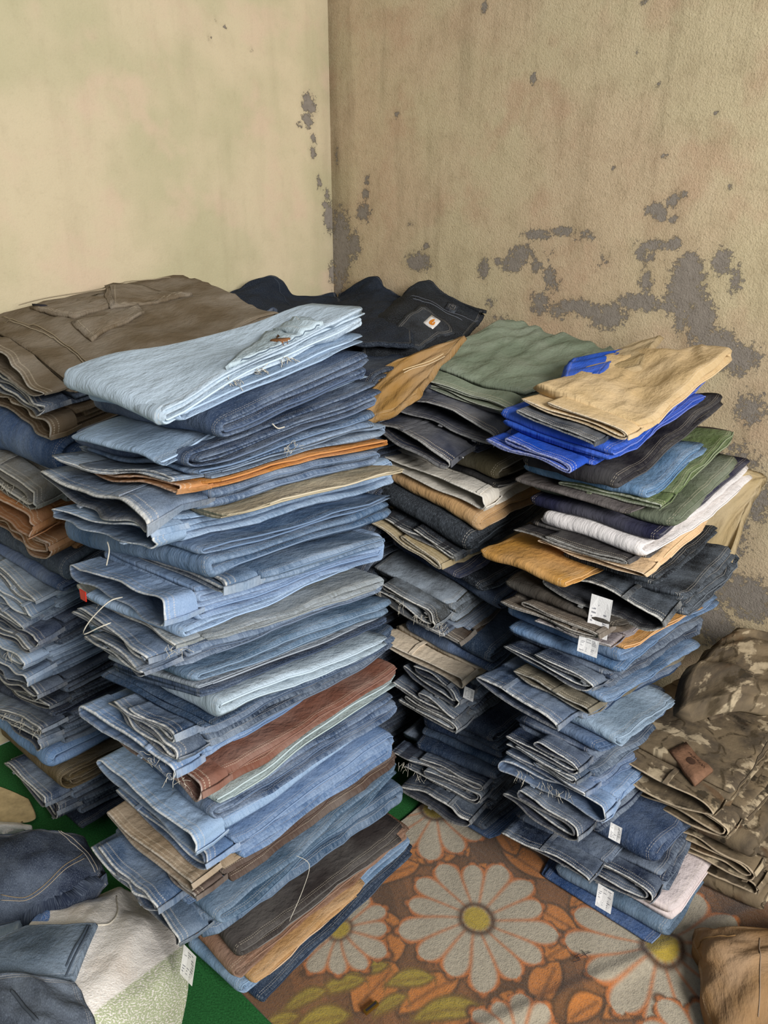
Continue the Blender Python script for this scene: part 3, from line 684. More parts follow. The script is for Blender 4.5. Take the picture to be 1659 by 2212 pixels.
B = [
 (106,868,(-60,770),(475,765),'open','#6d5f4c',.25,'brown carpenter trousers with tool pockets',tw(h=.026,risey=.08,rise=.03,res=30,wr=.003,L=.62,W=.56,tx=.14,ty=.1,loops=2,bump=.005,taper=.12)),
 (110,905,(-60,820),(330,810),'double','#39465c',.5,'dark jeans with orange-stitched waistband',dict(h=.03,W=.4,hmax=.09)),
 (120,938,(-60,840),(340,835),'single','#6d5a43',.2,'brown work trousers',tw(W=.4,hmin=.016,hmax=.09)),
 (142,1032,(-40,920),(360,900),'fold','#38557f',.35,'bright indigo jeans rolled at the end',dict(hmin=.05,nl=4,W=.42,hmax=.1)),
 (88,1052,(-80,950),(330,920),'double','#7c776c',.6,'grey jeans with frayed waistband',dict(fray=[(-.01,.05),(-.01,.15)])),
 (75,1135,(-80,1030),(330,990),'single','#a06a3c',.2,'orange-brown duck canvas trousers',tw(hmin=.045,W=.38)),
 (120,1165,(-60,1070),(340,1040),'double','#8a6038',.2,'rust brown trousers with folded pocket',tw(hmin=.02)),
 (148,1275,(-60,1130),(360,1120),'fold','#3c4757',.2,'smooth charcoal blue jeans with thick fold',dict(hmin=.05,nl=2,W=.43)),
 (130,1290,(-60,1160),(350,1150),'fold','#40557a',.4,'blue jeans tucked under charcoal fold',{}),
 (98,1312,(-80,1190),(340,1180),'double','#6c7a8a',.7,'washed jeans with puckered grey waistband',dict(loops=3)),
 (85,1345,(-90,1225),(330,1215),'double','#7f93aa',.7,'light jeans with bright belt loop',dict(loops=3)),
 (62,1372,(-90,1260),(320,1245),'double','#4e6078',.7,'blue jeans with olive stitched waistband',dict(loops=3)),
 (98,1395,(-90,1290),(340,1270),'single','#4a5670',.5,'slate blue jeans with square belt loop',dict(loops=3)),
 (88,1420,(-90,1320),(330,1300),'double','#34435c',.6,'dark jeans with crumpled waist corner',dict(loops=3)),
 (72,1452,(-90,1350),(320,1335),'double','#8fa4bd',.7,'faded pale jeans with frayed waistband',dict(loops=2,fray=[(-.01,.1)])),
 (75,1490,(-90,1380),(320,1365),'single','#7c90a9',.6,'pale blue-grey jeans with long light leg',dict(loops=2)),
 (108,1520,(-80,1410),(345,1395),'double','#343e55',.6,'dark jeans with two pale belt loops',dict(loops=3)),
 (118,1545,(-80,1440),(350,1420),'double','#222b3f',.5,'navy jeans with sharp pale rim',dict(loops=3)),
 (110,1562,(-80,1465),(345,1440),'fold','#27304a',.3,'plain navy jeans with diagonal seam',{}),
 (112,1590,(-80,1490),(345,1465),'double','#4b5568',.7,'tattered jeans with light frayed patches',dict(loops=2,fray=[(-.01,.04),(-.01,.12),(-.005,.2)])),
 (95,1615,(-80,1520),(340,1500),'single','#33465f',.6,'dark blue jeans with pointed waist corner',{}),
 (97,1672,(-80,1570),(340,1550),'fold','#6f92bd',.35,'clear light blue jeans with rounded end',dict(hmin=.03,nl=2)),
 (140,1715,(-40,1610),(370,1590),'fold','#63543a',.2,'olive brown trousers with felled seams',tw(hmin=.03)),
 (120,1752,(20,1680),(360,1630),'double','#33435d',.6,'dark denim jeans with stitched waistband end',dict(loops=2)),
 (140,1785,(40,1700),(370,1670),'double','#2b3850',.6,'dark blue jeans with scattered belt loops',dict(loops=4)),
 (170,1800,(60,1720),(390,1690),'fold','#232d42',.2,'navy jeans lying at the base',{}),
]
build_stack('B', 'left-edge stack', 'garments in the stack at the left edge', B, [(860,1.58),(1800,1.60)], .5, .4, 23, wmax=.42)
C = [
 (1118,872,(885,830),(1330,752),'double','#75806d',.2,'sage green cotton trousers',tw(h=.028,rise=.07,res=30,wr=.005,W=.41,L=.54,bump=.007)),
 (1098,965,(862,862),(1260,880),'open','#3d414e',.3,'slate grey trousers with open waistband',tw(hmin=.05,W=.36,loops=3,xo=-.03,lip=.01)),
 (1008,1000,(862,925),None,'open','#2b3040',.3,'dark slate trousers with metal snap',tw(hmin=.03,W=.3,xo=-.05,lip=.03)),
 (1072,1052,(850,965),None,'fold','#57503d',.2,'olive brown trousers with stitched cuff',tw(hmin=.026,W=.37,nl=2)),
 (1080,1065,None,None,'fold',BLACK,.1,'thin black trousers',tw()),
 (1056,1112,(852,992),None,'single','#d8d2c6',.1,'white trousers with folded cuff',tw(hmin=.016,W=.36)),
 (1032,1156,(868,1025),None,'fold','#b08d62',.15,'tan chino trousers with pointed corner',tw(hmin=.018,W=.33,nl=2)),
 (1010,1205,(850,1070),None,'fold','#141418',.1,'matt black jeans',dict(hmin=.04,W=.38,nl=2)),
 (1000,1220,None,None,'double','#1b1b20',.25,'black jeans with thin pale waist rim',{}),
 (972,1242,(845,1150),None,'double','#9c8b68',.2,'khaki trousers with ribbed waistband',tw(hmin=.02,W=.28)),
 (1000,1262,None,None,'fold','#1e2740',.2,'midnight blue trousers',tw()),
 (1040,1290,None,None,'fold','#1b1e26',.2,'soft black jeans with rolled edge',{}),
 (1085,1330,(850,1230),None,'fold','#2b3b57',.3,'dark blue jeans with bulging side fold',dict(hmin=.03)),
 (955,1375,(868,1295),None,'double','#38362f',.8,'tattered grey jeans with shredded waistband',dict(fray=[(-.01,.0),(-.01,.06),(-.01,.12),(-.01,.2),(-.01,.03)],W=.26)),
 (978,1402,(865,1310),None,'double','#2f3a4e',.6,'dark jeans with glinting belt loops',dict(loops=3,W=.28)),
 (1008,1392,None,None,'single','#3c3027',.3,'dark brown trousers with leather patch',tw(loops=1)),
 (1062,1440,(870,1345),None,'fold','#33465f',.35,'dull blue jeans with soft double fold',dict(hmin=.024)),
 (1062,1468,(868,1375),None,'fold','#45597a',.4,'blue jeans with drooping right corner',{}),
 (1008,1492,(868,1420),None,'single','#cfbfa8',.1,'cream trousers with stitched waistband',tw(hmin=.02,W=.28,tag=[(-.01,.0,.5,.03,.03)])),
 (1002,1540,(865,1440),None,'double','#26364e',.5,'navy jeans with two bright belt loops',dict(loops=3,hmin=.026)),
 (1000,1562,None,None,'double','#1f2b40',.5,'navy jeans with pale-edged waist fold',dict(loops=2)),
 (1000,1588,(858,1510),None,'double','#3a3b40',.6,'charcoal jeans with ladder-stitched waistband',{}),
 (1070,1610,(862,1530),None,'fold','#27364f',.3,'dark blue jeans in a tight fold',{}),
 (1078,1628,None,None,'fold','#33425a',.3,'smoky blue jeans with brown label edge',{}),
 (1080,1648,None,None,'fold','#2c4060',.3,'blue jeans with creased rounded end',{}),
 (1080,1668,None,None,'fold','#304a69',.3,'ocean blue jeans with creased end',{}),
 (1075,1690,None,None,'fold','#243a58',.3,'deep blue jeans above pale-rimmed waistbands',{}),
 (1062,1712,(880,1635),None,'double','#22304a',.55,'dark jeans with white curved rim',dict(loops=2,W=.33)),
 (1050,1745,None,None,'double','#2b3648',.7,'worn dark jeans with frayed loops',dict(loops=3,fray=[(-.01,.2),(-.01,.25)])),
 (1042,1782,(880,1690),None,'open','#1c2638',.5,'blackish jeans with yawning waist opening',dict(loops=3,hmin=.024,xo=-.04,lip=.02)),
 (1050,1808,(880,1710),None,'fold','#26354b',.3,'navy jeans under the yawning waistband',{}),
 (1060,1835,(900,1745),None,'fold','#315078',.3,'blue jeans with square corner on blanket',dict(W=.3)),
 (1128,1862,(940,1770),None,'fold','#4f718f',.35,'lighter blue jeans at the base',dict(W=.34)),
]
build_stack('C', 'dark middle stack', 'garments in the dark middle stack', C, [(870,1.76),(1860,1.55)], .46, .34, 37)
D = [
 (1372,972,(1182,872),(1652,800),'double','#c6ab7f',.2,'khaki beige chinos with wrinkled top',tw(h=.03,rise=.02,res=28,wr=.004,L=.6,W=.27,loops=1,bump=.006)),
 (1300,962,(1178,915),(1560,850),'single','#343b47',.4,'dark slate trousers tucked under khaki',tw(hmin=.012)),
 (1330,1012,(1085,925),(1600,842),'zig','#1c4fb4',.1,'royal blue trousers folded in ruffles',tw(hmin=.024,W=.27,nl=3)),
 (1255,1032,(1080,955),(1520,900),'double','#1a49ad',.1,'royal blue trousers with gathered elastic waist',tw(hmin=.02,W=.25,loops=0)),
 (1345,1075,(1112,1000),(1605,895),'fold','#211f25',.15,'black cotton trousers with puffed folds',tw(hmin=.03,L=.55)),
 (1402,1092,(1085,1045),(1480,1040),'fold','#527a9e',.4,'denim blue jeans with upturned corner',dict(hmin=.024,nl=2,W=.33,L=.3)),
 (1440,1105,None,(1560,960),'single','#5a6a41',.2,'moss green trousers with button pocket',tw(L=.4,W=.25,hmin=.012)),
 (1372,1118,None,(1585,950),'fold','#57504f',.2,'mauve grey trousers',tw(L=.5)),
 (1452,1166,(1108,1085),(1600,1000),'fold','#5b6350',.2,'sage grey trousers with seam rows',tw(hmin=.022,W=.36,nl=2)),
 (1412,1216,(1122,1125),(1632,985),'fold','#23243a',.15,'dark navy chinos with sewn pocket',tw(hmin=.028,nl=2,L=.52)),
 (1392,1240,(1190,1145),(1645,1015),'fold','#d9d4d2',.1,'white trousers with hanging corner',tw(hmin=.034,W=.27,L=.55,nl=2)),
 (1375,1234,(1115,1172),(1600,1060),'double','#1c181d',.2,'black trousers with two belt loops',tw(hmin=.015,W=.3)),
 (1402,1276,(1192,1205),(1570,1110),'single','#d6b58c',.15,'cream peach trousers with turned waistband',tw(hmin=.014,W=.25,L=.4)),
 (1420,1290,(1200,1215),(1600,1140),'zig','#16171a',.15,'black jeans with crumpled pleats',dict(hmin=.02)),
 (1215,1272,(1078,1185),(1500,1150),'fold','#b7853d',.2,'mustard yellow canvas trousers',tw(hmin=.022,W=.22,tx=-.03)),
 (1462,1368,(1215,1292),(1575,1205),'open','#1b1c20',.3,'black jeans with long white tag',dict(hmin=.042,W=.29,L=.45,tx=.1,loops=3,tag=[(-.05,.17,.75,.1,.048)],wbk=1.2,xo=-.045,lip=.02)),
 (1340,1380,(1080,1270),(1560,1270),'fold','#363029',.2,'dark olive brown trousers',tw(hmin=.016)),
 (1312,1406,(1076,1305),(1540,1285),'double','#5a4e42',.3,'taupe brown trousers with faded waistband',tw(hmin=.024,W=.28,tag=[(-.012,.06,.1,.036,.045)])),
 (1340,1410,None,None,'double','#7a7175',.3,'mauve grey trousers with pleated waist',tw(loops=2,W=.2)),
 (1352,1420,(1250,1380),(1535,1292),'fold','#bd8a4c',.2,'amber tan trousers',tw(hmin=.012,W=.2)),
 (1345,1440,(1092,1340),(1562,1285),'fold','#47698f',.4,'blue jeans with broad felled seam',dict(hmin=.024,L=.52)),
 (1338,1465,(1090,1370),(1555,1310),'fold','#527499',.4,'mid blue jeans with flared edge',dict(hmin=.022,L=.5)),
 (1292,1508,(1090,1405),(1520,1370),'double','#25334b',.5,'dark navy jeans with white zip rim',dict(W=.25)),
 (1305,1530,None,(1515,1400),'fold','#4f7196',.5,'blue jeans with torn side seam',dict(hmin=.02)),
 (1285,1548,None,(1490,1450),'single','#686151',.2,'olive grey trousers with tube-like waist',tw(hmin=.02,W=.2)),
 (1242,1575,(1090,1455),(1480,1470),'open','#2d4565',.5,'blue jeans with curved white rim',dict(loops=2,W=.24,xo=-.04,lip=.025)),
 (1335,1622,(1100,1530),(1470,1510),'fold','#8197ab',.4,'pale blue-grey jeans with cuff',dict(hmin=.024)),
 (1300,1640,None,(1460,1540),'fold','#3f5b80',.4,'blue jeans with squared hem',{}),
 (1262,1682,(1090,1570),(1430,1590),'double','#2a3a56',.5,'dark blue jeans with wide slack waistband',dict(hmin=.03,loops=2)),
 (1262,1702,(1090,1605),(1420,1610),'double','#31465f',.6,'dark jeans with rust leather tab',dict(loops=3)),
 (1280,1735,(1088,1630),(1410,1640),'double','#4a648a',.6,'blue jeans with curling waistbands',dict(loops=3)),
 (1312,1780,(1082,1652),(1405,1680),'single','#7693b8',.7,'light jeans with ragged lower edge',dict(loops=3,fray=[(-.01,.15),(-.01,.2),(-.01,.1)],tag=[(-.01,-.01,.4,.035,.026)])),
 (1265,1820,(1085,1685),(1400,1720),'double','#26324a',.6,'dark jeans with puckered frayed waistband',dict(loops=2)),
 (1412,1888,(1132,1775),(1450,1830),'fold','#2d4365',.25,'plain dark blue jeans with smooth fold',dict(hmin=.036,nl=2)),
 (1298,1908,(1142,1815),(1430,1840),'open','#22324d',.5,'navy jeans with pale looping rim',dict(loops=3,W=.25,wbk=.9,tag=[(-.015,.0,.6,.05,.036)])),
 (1420,1962,(1170,1870),(1480,1880),'double','#1c2a45',.5,'navy jeans with square waist corner',dict(loops=3)),
 (1452,2005,(1206,1922),(1460,1950),'zig','#d3c6c4',.1,'pinkish white trousers folded flat',tw(hmin=.02,nl=2,L=.35)),
 (1440,2040,(1180,1930),(1490,1960),'fold','#5a7288',.3,'grey-blue jeans low on the blanket',{}),
 (1402,2070,(1162,1900),(1470,1990),'fold','#2c4f80',.3,'cobalt blue jeans at the base',dict(L=.45)),
]
build_stack('D', 'right stack', 'garments in the right stack', D, [(970,1.47),(2070,1.25)], .5, .3, 41)
# ------------------------------------------------------------------ camouflage pile and hidden corner stack
E_ = [
 (1562,1770,(1412,1608),(1700,1600),'open','#777777',.3,'camouflage trousers with brown leather patch',dict(mat='camo',h=.045,risey=.1,res=24,wr=.004,hmin=.03,L=.5,W=.3,loops=2,ty=.12,tx=.06)),
 (1588,1812,(1395,1690),None,'double','#777777',.3,'camouflage trousers with zipped waist',dict(mat='camo',hmin=.03,W=.3,L=.45)),
 (1625,1868,(1372,1800),None,'fold','#777777',.3,'leaf-print camouflage trousers with broad front',dict(mat='camo',hmin=.05,W=.36,nl=2)),
 (1642,1915,(1390,1812),None,'double','#777777',.3,'camouflage trousers with ribbed waistband',dict(mat='camo',hmin=.024,W=.34)),
 (1655,1948,(1392,1835),None,'open','#777777',.3,'camouflage trousers with dark open waist',dict(mat='camo',hmin=.03,W=.34,loops=3)),
 (1650,1985,(1400,1860),None,'fold','#777777',.3,'dark camouflage trousers at the base',dict(mat='camo',hmin=.03,W=.34)),
]
build_stack('E', 'camouflage pile', 'camouflage trousers in the pile', E_, [(1700,1.32),(1990,1.335)], .45, .34, 53)
def proj(P):
    P = np.asarray(P, float); z = P[..., 2]-CAMH; fw = P[..., 1]*CT-z*ST; up = P[..., 1]*ST+z*CT
    return np.stack([IW/2+FPX*P[..., 0]/fw, IH/2-FPX*up/fw], -1)
G0 = np.array((-.03, 1.84, 0.)); hid = []
for k in range(12):
    q = proj(G0+np.array((0, 0, 1.1-.1*k if k < 11 else .012)))
    hid.append((float(q[0]), float(q[1]), None, None, 'fold', '#232c40', .2, 'dark jeans', dict(hmin=.08, hmax=.12, h=.09, nl=6, L=.46, W=.4, tx=0, ty=0, yaw=0, Y=1.84, label='dark folded jeans hidden behind the tall front stack')))
build_stack('G', 'hidden corner stack', 'jeans hidden in the corner', hid, [(0,1.84),(3000,1.84)], .46, .4, 7)
# ------------------------------------------------------------------ draped garments: patches through control points
def crw(t, n):
    t = np.clip(t, 0, 1)*(n-1); i = np.minimum(t.astype(int), n-2); f = t-i; W = np.zeros((len(t), n)); k = np.arange(len(t))
    for o, c in ((-1, -.5*f+f*f-.5*f**3), (0, 1-2.5*f*f+1.5*f**3), (1, .5*f+2*f*f-1.5*f**3), (2, -.5*f*f+.5*f**3)):
        np.add.at(W, (k, np.clip(i+o, 0, n-1)), c)
    return W
class Patch:
    def __init__(s, name, ctrl, parent, mat, color, fade=.3, t=.014, nu=60, nv=44, wr=.003, scales=(5, 9, 15), seed=1, edge=.6, partname='body', drop=None):
        C = np.array([[np.asarray(p, float) for p in r] for r in ctrl]); s.C = C; m, n = C.shape[:2]
        rng = random.Random(seed)
        lu = np.linalg.norm(np.diff(C, axis=1), axis=2).sum(1).mean(); lv = np.linalg.norm(np.diff(C, axis=0), axis=2).sum(0).mean(); s.lu, s.lv = lu, lv
        w = wave(rng, wr, scales, 9); s.w = w
        def ev(u, v):
            sh = np.shape(u); u, v = np.ravel(u).astype(float), np.ravel(v).astype(float)
            f = lambda a, b: np.einsum('ki,kj,ijc->kc', crw(b, m), crw(a, n), C)
            e = 1e-3; P = f(u, v); du = f(np.minimum(u+e, 1), v)-f(np.maximum(u-e, 0), v); dv = f(u, np.minimum(v+e, 1))-f(u, np.maximum(v-e, 0))
            N = np.cross(du, dv); N /= np.linalg.norm(N, axis=1)[:, None]+1e-12; N[N[:, 2] < 0] *= -1
            r = w(u*lu, v*lv); r = r+.35*np.abs(w(u*lu*1.7+3, v*lv*1.7))
            P = P+N*r[:, None]
            return P.reshape(sh+(3,)), N.reshape(sh+(3,))
        s.ev = ev
        uu, vv = np.meshgrid(np.linspace(0, 1, nu), np.linspace(0, 1, nv)); P, N = ev(uu, vv); s.P, s.uu, s.vv = P, uu, vv; s.px = proj(P)
        idx = np.arange(nu*nv).reshape(nv, nu); n0 = nu*nv
        c = P.mean((0, 1)); rim = np.r_[idx[0, :], idx[1:, -1], idx[-1, -2::-1], idx[-2:0:-1, 0]]; K = len(rim)
        Pf, Nf = P.reshape(-1, 3), N.reshape(-1, 3)
        # outward bulge at the rim
        tang = np.roll(Pf[rim], -1, 0)-np.roll(Pf[rim], 1, 0); outw = np.cross(tang, Nf[rim]); outw /= np.linalg.norm(outw, axis=1)[:, None]+1e-9
        sg = np.sign(np.sum(outw*(Pf[rim]-c), 1)); outw *= np.where(np.median(sg) < 0, -1, 1)
        top = Pf; mid = Pf[rim]-Nf[rim]*t*.5+outw*t*edge; bot = Pf-Nf*t
        V = np.r_[top, mid, bot]; b = n0+K
        F = np.stack([idx[:-1, :-1], idx[:-1, 1:], idx[1:, 1:], idx[1:, :-1]], -1).reshape(-1, 4)
        nf = np.cross(V[F[0, 1]]-V[F[0, 0]], V[F[0, 3]]-V[F[0, 0]]); flip = np.dot(nf, Nf[F[0, 0]]) < 0
        F2 = (F+b)[:, ::-1]
        R = []
        for k in range(K):
            k2 = (k+1) % K; R += [(rim[k2], rim[k], n0+k, n0+k2), (n0+k2, n0+k, b+rim[k], b+rim[k2])]
        Fa = np.r_[F, F2, np.array(R)]
        if flip: Fa = Fa[:, ::-1]
        ed = np.minimum(np.minimum(uu, 1-uu)*lu, np.minimum(vv, 1-vv)*lv).ravel()
        uv = np.c_[uu.ravel()*lu, vv.ravel()*lv]
        me = mesh_np(partname, V, Fa.tolist(), {'ed': np.r_[ed, np.zeros(K), ed], 'rim': np.zeros(len(V))}, np.r_[uv, uv[rim]+t*.6, uv+t*1.2])
        s.o = obj(partname, me, mat, parent, color, fade)
    def find(s, px, py):
        d = np.hypot(s.px[..., 0]-px, s.px[..., 1]-py); k = np.unravel_index(np.argmin(d), d.shape); return s.uu[k], s.vv[k]
class Top:
    """upper surface of a stacked garment, addressed like a patch"""
    def __init__(s, key, i):
        g = GARMENTS[key, i]; s.g = g; L, W = g['L'], g['W']
        uu, vv = np.meshgrid(np.linspace(0, 1, 90), np.linspace(0, 1, 70)); s.uu, s.vv = uu, vv
        s.f = lambda u, v: g['F'](np.asarray(u)*L, np.asarray(v)*W, np.ones(np.shape(u))*1.0)
        s.px = proj(s.f(uu, vv))
        ob = [c for c in g['root'].children if c.name.startswith('body')][0]
        me = ob.data; co = np.zeros(len(me.vertices)*3); me.vertices.foreach_get('co', co); s.co = co.reshape(-1, 3)
    find = Patch.find
    def ev(s, u, v):
        u, v = np.asarray(u, float), np.asarray(v, float); P = s.f(u, v); e = .01
        du, dv = s.f(u+e, v)-s.f(u-e, v), s.f(u, v+e)-s.f(u, v-e); N = np.cross(du, dv); N /= np.linalg.norm(N, axis=-1)[..., None]; N = np.where(N[..., 2:] < 0, -N, N)
        # lift to the real wrinkled surface near each point
        sh = P.shape; Q = P.reshape(-1, 3)
        z = np.array([s.co[np.hypot(s.co[:, 0]-p[0], s.co[:, 1]-p[1]) < .018][:, 2].max(initial=p[2]) for p in Q])
        Q = Q.copy(); Q[:, 2] = np.maximum(Q[:, 2], z); return Q.reshape(sh), N
def overlay(S, quad, name, mat, parent, lift=.002, thick=.002, n=8, color=None, fade=.3, bow=0.):
    """cloth piece sewn onto a surface; quad = four pixel corners"""
    c = np.array([S.find(*q) for q in quad]); a = np.linspace(0, 1, n); A, B = np.meshgrid(a, a)
    uv = ((c[0]*(1-A[..., None])+c[1]*A[..., None])*(1-B[..., None])+(c[3]*(1-A[..., None])+c[2]*A[..., None])*B[..., None])
    P, N = S.ev(uv[..., 0], uv[..., 1])
    h = lift+bow*np.sin(A*3.1416)*np.sin(B*3.1416); T = P+N*(h+thick)[..., None]; Bt = P-N*.003
    V = np.r_[T.reshape(-1, 3), Bt.reshape(-1, 3)]; m = n*n; idx = np.arange(m).reshape(n, n)
    F = np.stack([idx[:-1, :-1], idx[:-1, 1:], idx[1:, 1:], idx[1:, :-1]], -1).reshape(-1, 4)
    rim = np.r_[idx[0, :], idx[1:, -1], idx[-1, -2::-1], idx[-2:0:-1, 0]]; K = len(rim)
    R = np.array([(rim[(k+1) % K], rim[k], m+rim[k], m+rim[(k+1) % K]) for k in range(K)])
    Fa = np.r_[F, (F+m)[:, ::-1], R]
    nf = np.cross(V[F[0, 1]]-V[F[0, 0]], V[F[0, 3]]-V[F[0, 0]])
    if np.dot(nf, N[0, 0]) < 0: Fa = Fa[:, ::-1]
    lx = np.linalg.norm(T[0, -1]-T[0, 0]); ly = np.linalg.norm(T[-1, 0]-T[0, 0])
    ed = np.minimum(np.minimum(A, 1-A)*lx, np.minimum(B, 1-B)*ly).ravel()
    o = obj(name, mesh_np(name, V, Fa.tolist(), {'ed': np.r_[ed, ed], 'rim': np.zeros(2*m)}, np.tile(np.c_[A.ravel()*lx, B.ravel()*ly], (2, 1))), mat, parent, color, fade)
    o2 = lambda u, v: _bil(T, u, v)
    return o, o2, N.mean((0, 1))
def _bil(T, u, v):
    n = T.shape[0]-1; i, j = min(int(u*n), n-1), min(int(v*n), n-1); a, b = u*n-i, v*n-j
    return (T[j, i]*(1-a)+T[j, i+1]*a)*(1-b)+(T[j+1, i]*(1-a)+T[j+1, i+1]*a)*b
def seam(S, pts, parent, r=.0011, mat=None, color=(.2, .17, .12), lift=.001, name='seam', n=24):
    c = np.array([S.find(*q) for q in pts]); t = np.linspace(0, 1, n); W = crw(t, len(c)); uv = np.clip(W@c, 0, 1)
    P, N = S.ev(uv[:, 0], uv[:, 1]); return tube(name, P+N*lift, r, mat or TWILL, parent, 4, color)
def on_quad(fn, nrm, poly, name, mat, parent, lift=.0005):
    V = [fn(u, v)+nrm*lift for u, v in poly]; V = V+[p-nrm*lift*.9 for p in V]; n = len(poly)
    F = [tuple(range(n)), tuple(range(2*n-1, n-1, -1))]+[(i, n+i, n+(i+1) % n, (i+1) % n) for i in range(n)]
    return obj(name, mesh_np(name, V, F, None, np.zeros((2*n, 2)), False), mat, parent)
def text_on(fn, nrm, body, u0, v0, uvec, vvec, name, mat, parent, lift=.0006):
    """lettering: baseline start (u0,v0), uvec = full width of the text, vvec = letter height, in the quad's own coordinates"""
    cu = bpy.data.curves.new('lettering', 'FONT'); cu.body = body; tmp = bpy.data.objects.new('lettering_tmp', cu); COL.objects.link(tmp)
    dg = bpy.context.evaluated_depsgraph_get(); me = bpy.data.meshes.new_from_object(tmp.evaluated_get(dg)); bpy.data.objects.remove(tmp)
    co = np.array([v.co[:] for v in me.vertices]); co -= co.min(0); mx = co.max(0)
    for v, c in zip(me.vertices, co):
        a, b = c[0]/mx[0], c[1]/mx[1]; v.co = tuple(fn(min(max(u0+uvec[0]*a+vvec[0]*b, 0), 1), min(max(v0+uvec[1]*a+vvec[1]*b, 0), 1))+nrm*lift)
    me.materials.clear(); return obj(name, me, mat, parent)
def disc(cx, cy, rx, ry, n=18, a0=0, a1=6.2832): return [(cx+rx*math.cos(a0+(a1-a0)*k/n), cy+ry*math.sin(a0+(a1-a0)*k/n)) for k in range(n)]
GRP = 'loose trousers spread over the back'
# --- details on the brown carpenter trousers (top of the left stack)
BR = Top('B', 0); rb = GARMENTS['B', 0]['root']; cb = tuple(v*1.08 for v in lin('#6d5f4c'))
overlay(BR, [(65,672),(160,690),(258,655),(232,640)], 'tool_pocket', TWILL, rb, .003, .003, 10, cb, bow=.006)
overlay(BR, [(155,704),(200,745),(316,678),(300,668)], 'pocket', TWILL, rb, .003, .003, 10, cb, bow=.004)
overlay(BR, [(240,670),(330,658),(418,640),(228,622)], 'pocket', TWILL, rb, .003, .003, 10, cb, bow=.003)
overlay(BR, [(225,648),(240,672),(252,668),(240,628)], 'hammer_loop', TWILL, rb, .006, .004, 6, cb)
overlay(BR, [(72,668),(90,675),(106,672),(88,666)], 'brand_tag', INK, rb, .009, .001, 4)
for pts in ([(5,690),(80,712),(140,745),(195,790)], [(8,697),(82,719),(142,752),(190,794)], [(40,660),(150,625),(260,615),(370,604)], [(280,806),(360,782),(440,755),(465,745)]):
    seam(BR, pts, rb, .0014, TWILL, lin('#8f7f63'))
# --- details on the bleached jeans (top of the front stack)
AT = Top('A', 0); ra = GARMENTS['A', 0]['root']; ca_ = tuple(v*1.0 for v in lin('#b0c0c6'))
overlay(AT, [(488,800),(592,785),(660,735),(575,725)], 'back_pocket', DENIM, ra, .002, .002, 10, ca_)
overlay(AT, [(590,722),(650,728),(700,700),(640,690)], 'pocket_flap', DENIM, ra, .003, .003, 8, ca_, bow=.004)
lp, fn, nn = overlay(AT, [(587,748),(614,759),(630,741),(603,737)], 'leather_patch', LEATHER, ra, .005, .0015, 5)
lp['label'] = 'brown leather brand patch'
on_quad(fn, nn, disc(.5, .5, .26, .28)[2:16], 'emblem', plain_mat('dark_leather', '#4a2f1c', .7), lp)
for pts in ([(490,792),(540,778),(600,772),(650,735)], [(570,728),(610,735),(655,738)], [(580,722),(640,730),(690,708)]): seam(AT, pts, ra, .0012, DENIM, lin('#5f6d7c'))
for u, v in ((.3, .0), (.42, 0.), (.55, .0)):
    p = GARMENTS['A', 0]['F'](np.array([u*.46]), np.array([v]), np.array([.25]))[0]; frays(p, -D2, 14, random.Random(int(u*99)), ra, .02, .01)
# --- camouflage patch
ET = Top('E', 0); re_ = GARMENTS['E', 0]['root']
lp, fn, nn = overlay(ET, [(1447,1631),(1502,1699),(1538,1673),(1479,1612)], 'leather_patch', plain_mat('brown_patch', '#7a5a45', .75, .4, 90), re_, .004, .0015, 6)
lp['label'] = 'brown stitched leather brand patch'
PINK = plain_mat('patch_print', '#4a3428', .8)
on_quad(fn, nn, disc(.5, .5, .13, .2, 16), 'emblem', PINK, lp)
text_on(fn, nn, 'Wrangler', .86, .86, (-.62, 0), (0, -.16), 'lettering', PINK, lp)
overlay(ET, [(1505,1535),(1535,1560),(1575,1545),(1540,1518)], 'button_flap', CAMO, re_, .003, .003, 6)
# --- navy, black and tan garments heaped in the corner
def drape(name, label, ctrl, hexc, mat=TWILL, cat='trousers', **k):
    pts = np.array([np.asarray(p) for r in ctrl for p in r]); b = pts[np.argmin(pts[:, 2])]
    root = thing(name, b, label, cat); return root, Patch(name, ctrl, root, mat, lin(hexc), **k)
r1, p1 = drape('navy_trousers', 'dark navy trousers peaked against the left wall in the corner', [
 [aty(440,760,2.05), aty(540,740,2.1), aty(640,730,2.15), aty(740,720,2.2)],
 [aty(420,705,2.3), aty(520,685,2.4), aty(630,685,2.45), aty(740,685,2.5)],
 [wl(455,662,.13), wl(545,632,.13), wl(630,655,.13), wl(735,650,.13)],
 [wl(480,641,.06), wl(588,594,.05), wl(640,638,.05), wl(722,634,.04)]], '#141c2a', DENIM, 'trousers', fade=.02, seed=3, wr=.004)
seam(p1, [(590,600),(605,630),(630,660)], r1, .0012, DENIM, lin('#141c28'))
r2, p2 = drape('navy_trousers', 'navy trousers with a pointed fold beside the corner line', [
 [aty(690,745,2.1), aty(760,740,2.1), aty(830,740,2.1), aty(890,745,2.1)],
 [aty(680,690,2.55), aty(760,680,2.5), aty(830,680,2.45), aty(885,690,2.4)],
 [wr(715,655,.10), wr(780,640,.12), wr(830,645,.12), wr(880,665,.12)],
 [wr(735,634,.05), wr(802,596,.05), wr(835,622,.05), wr(868,645,.05)]], '#121926', DENIM, 'trousers', fade=.02, seed=4, wr=.004)
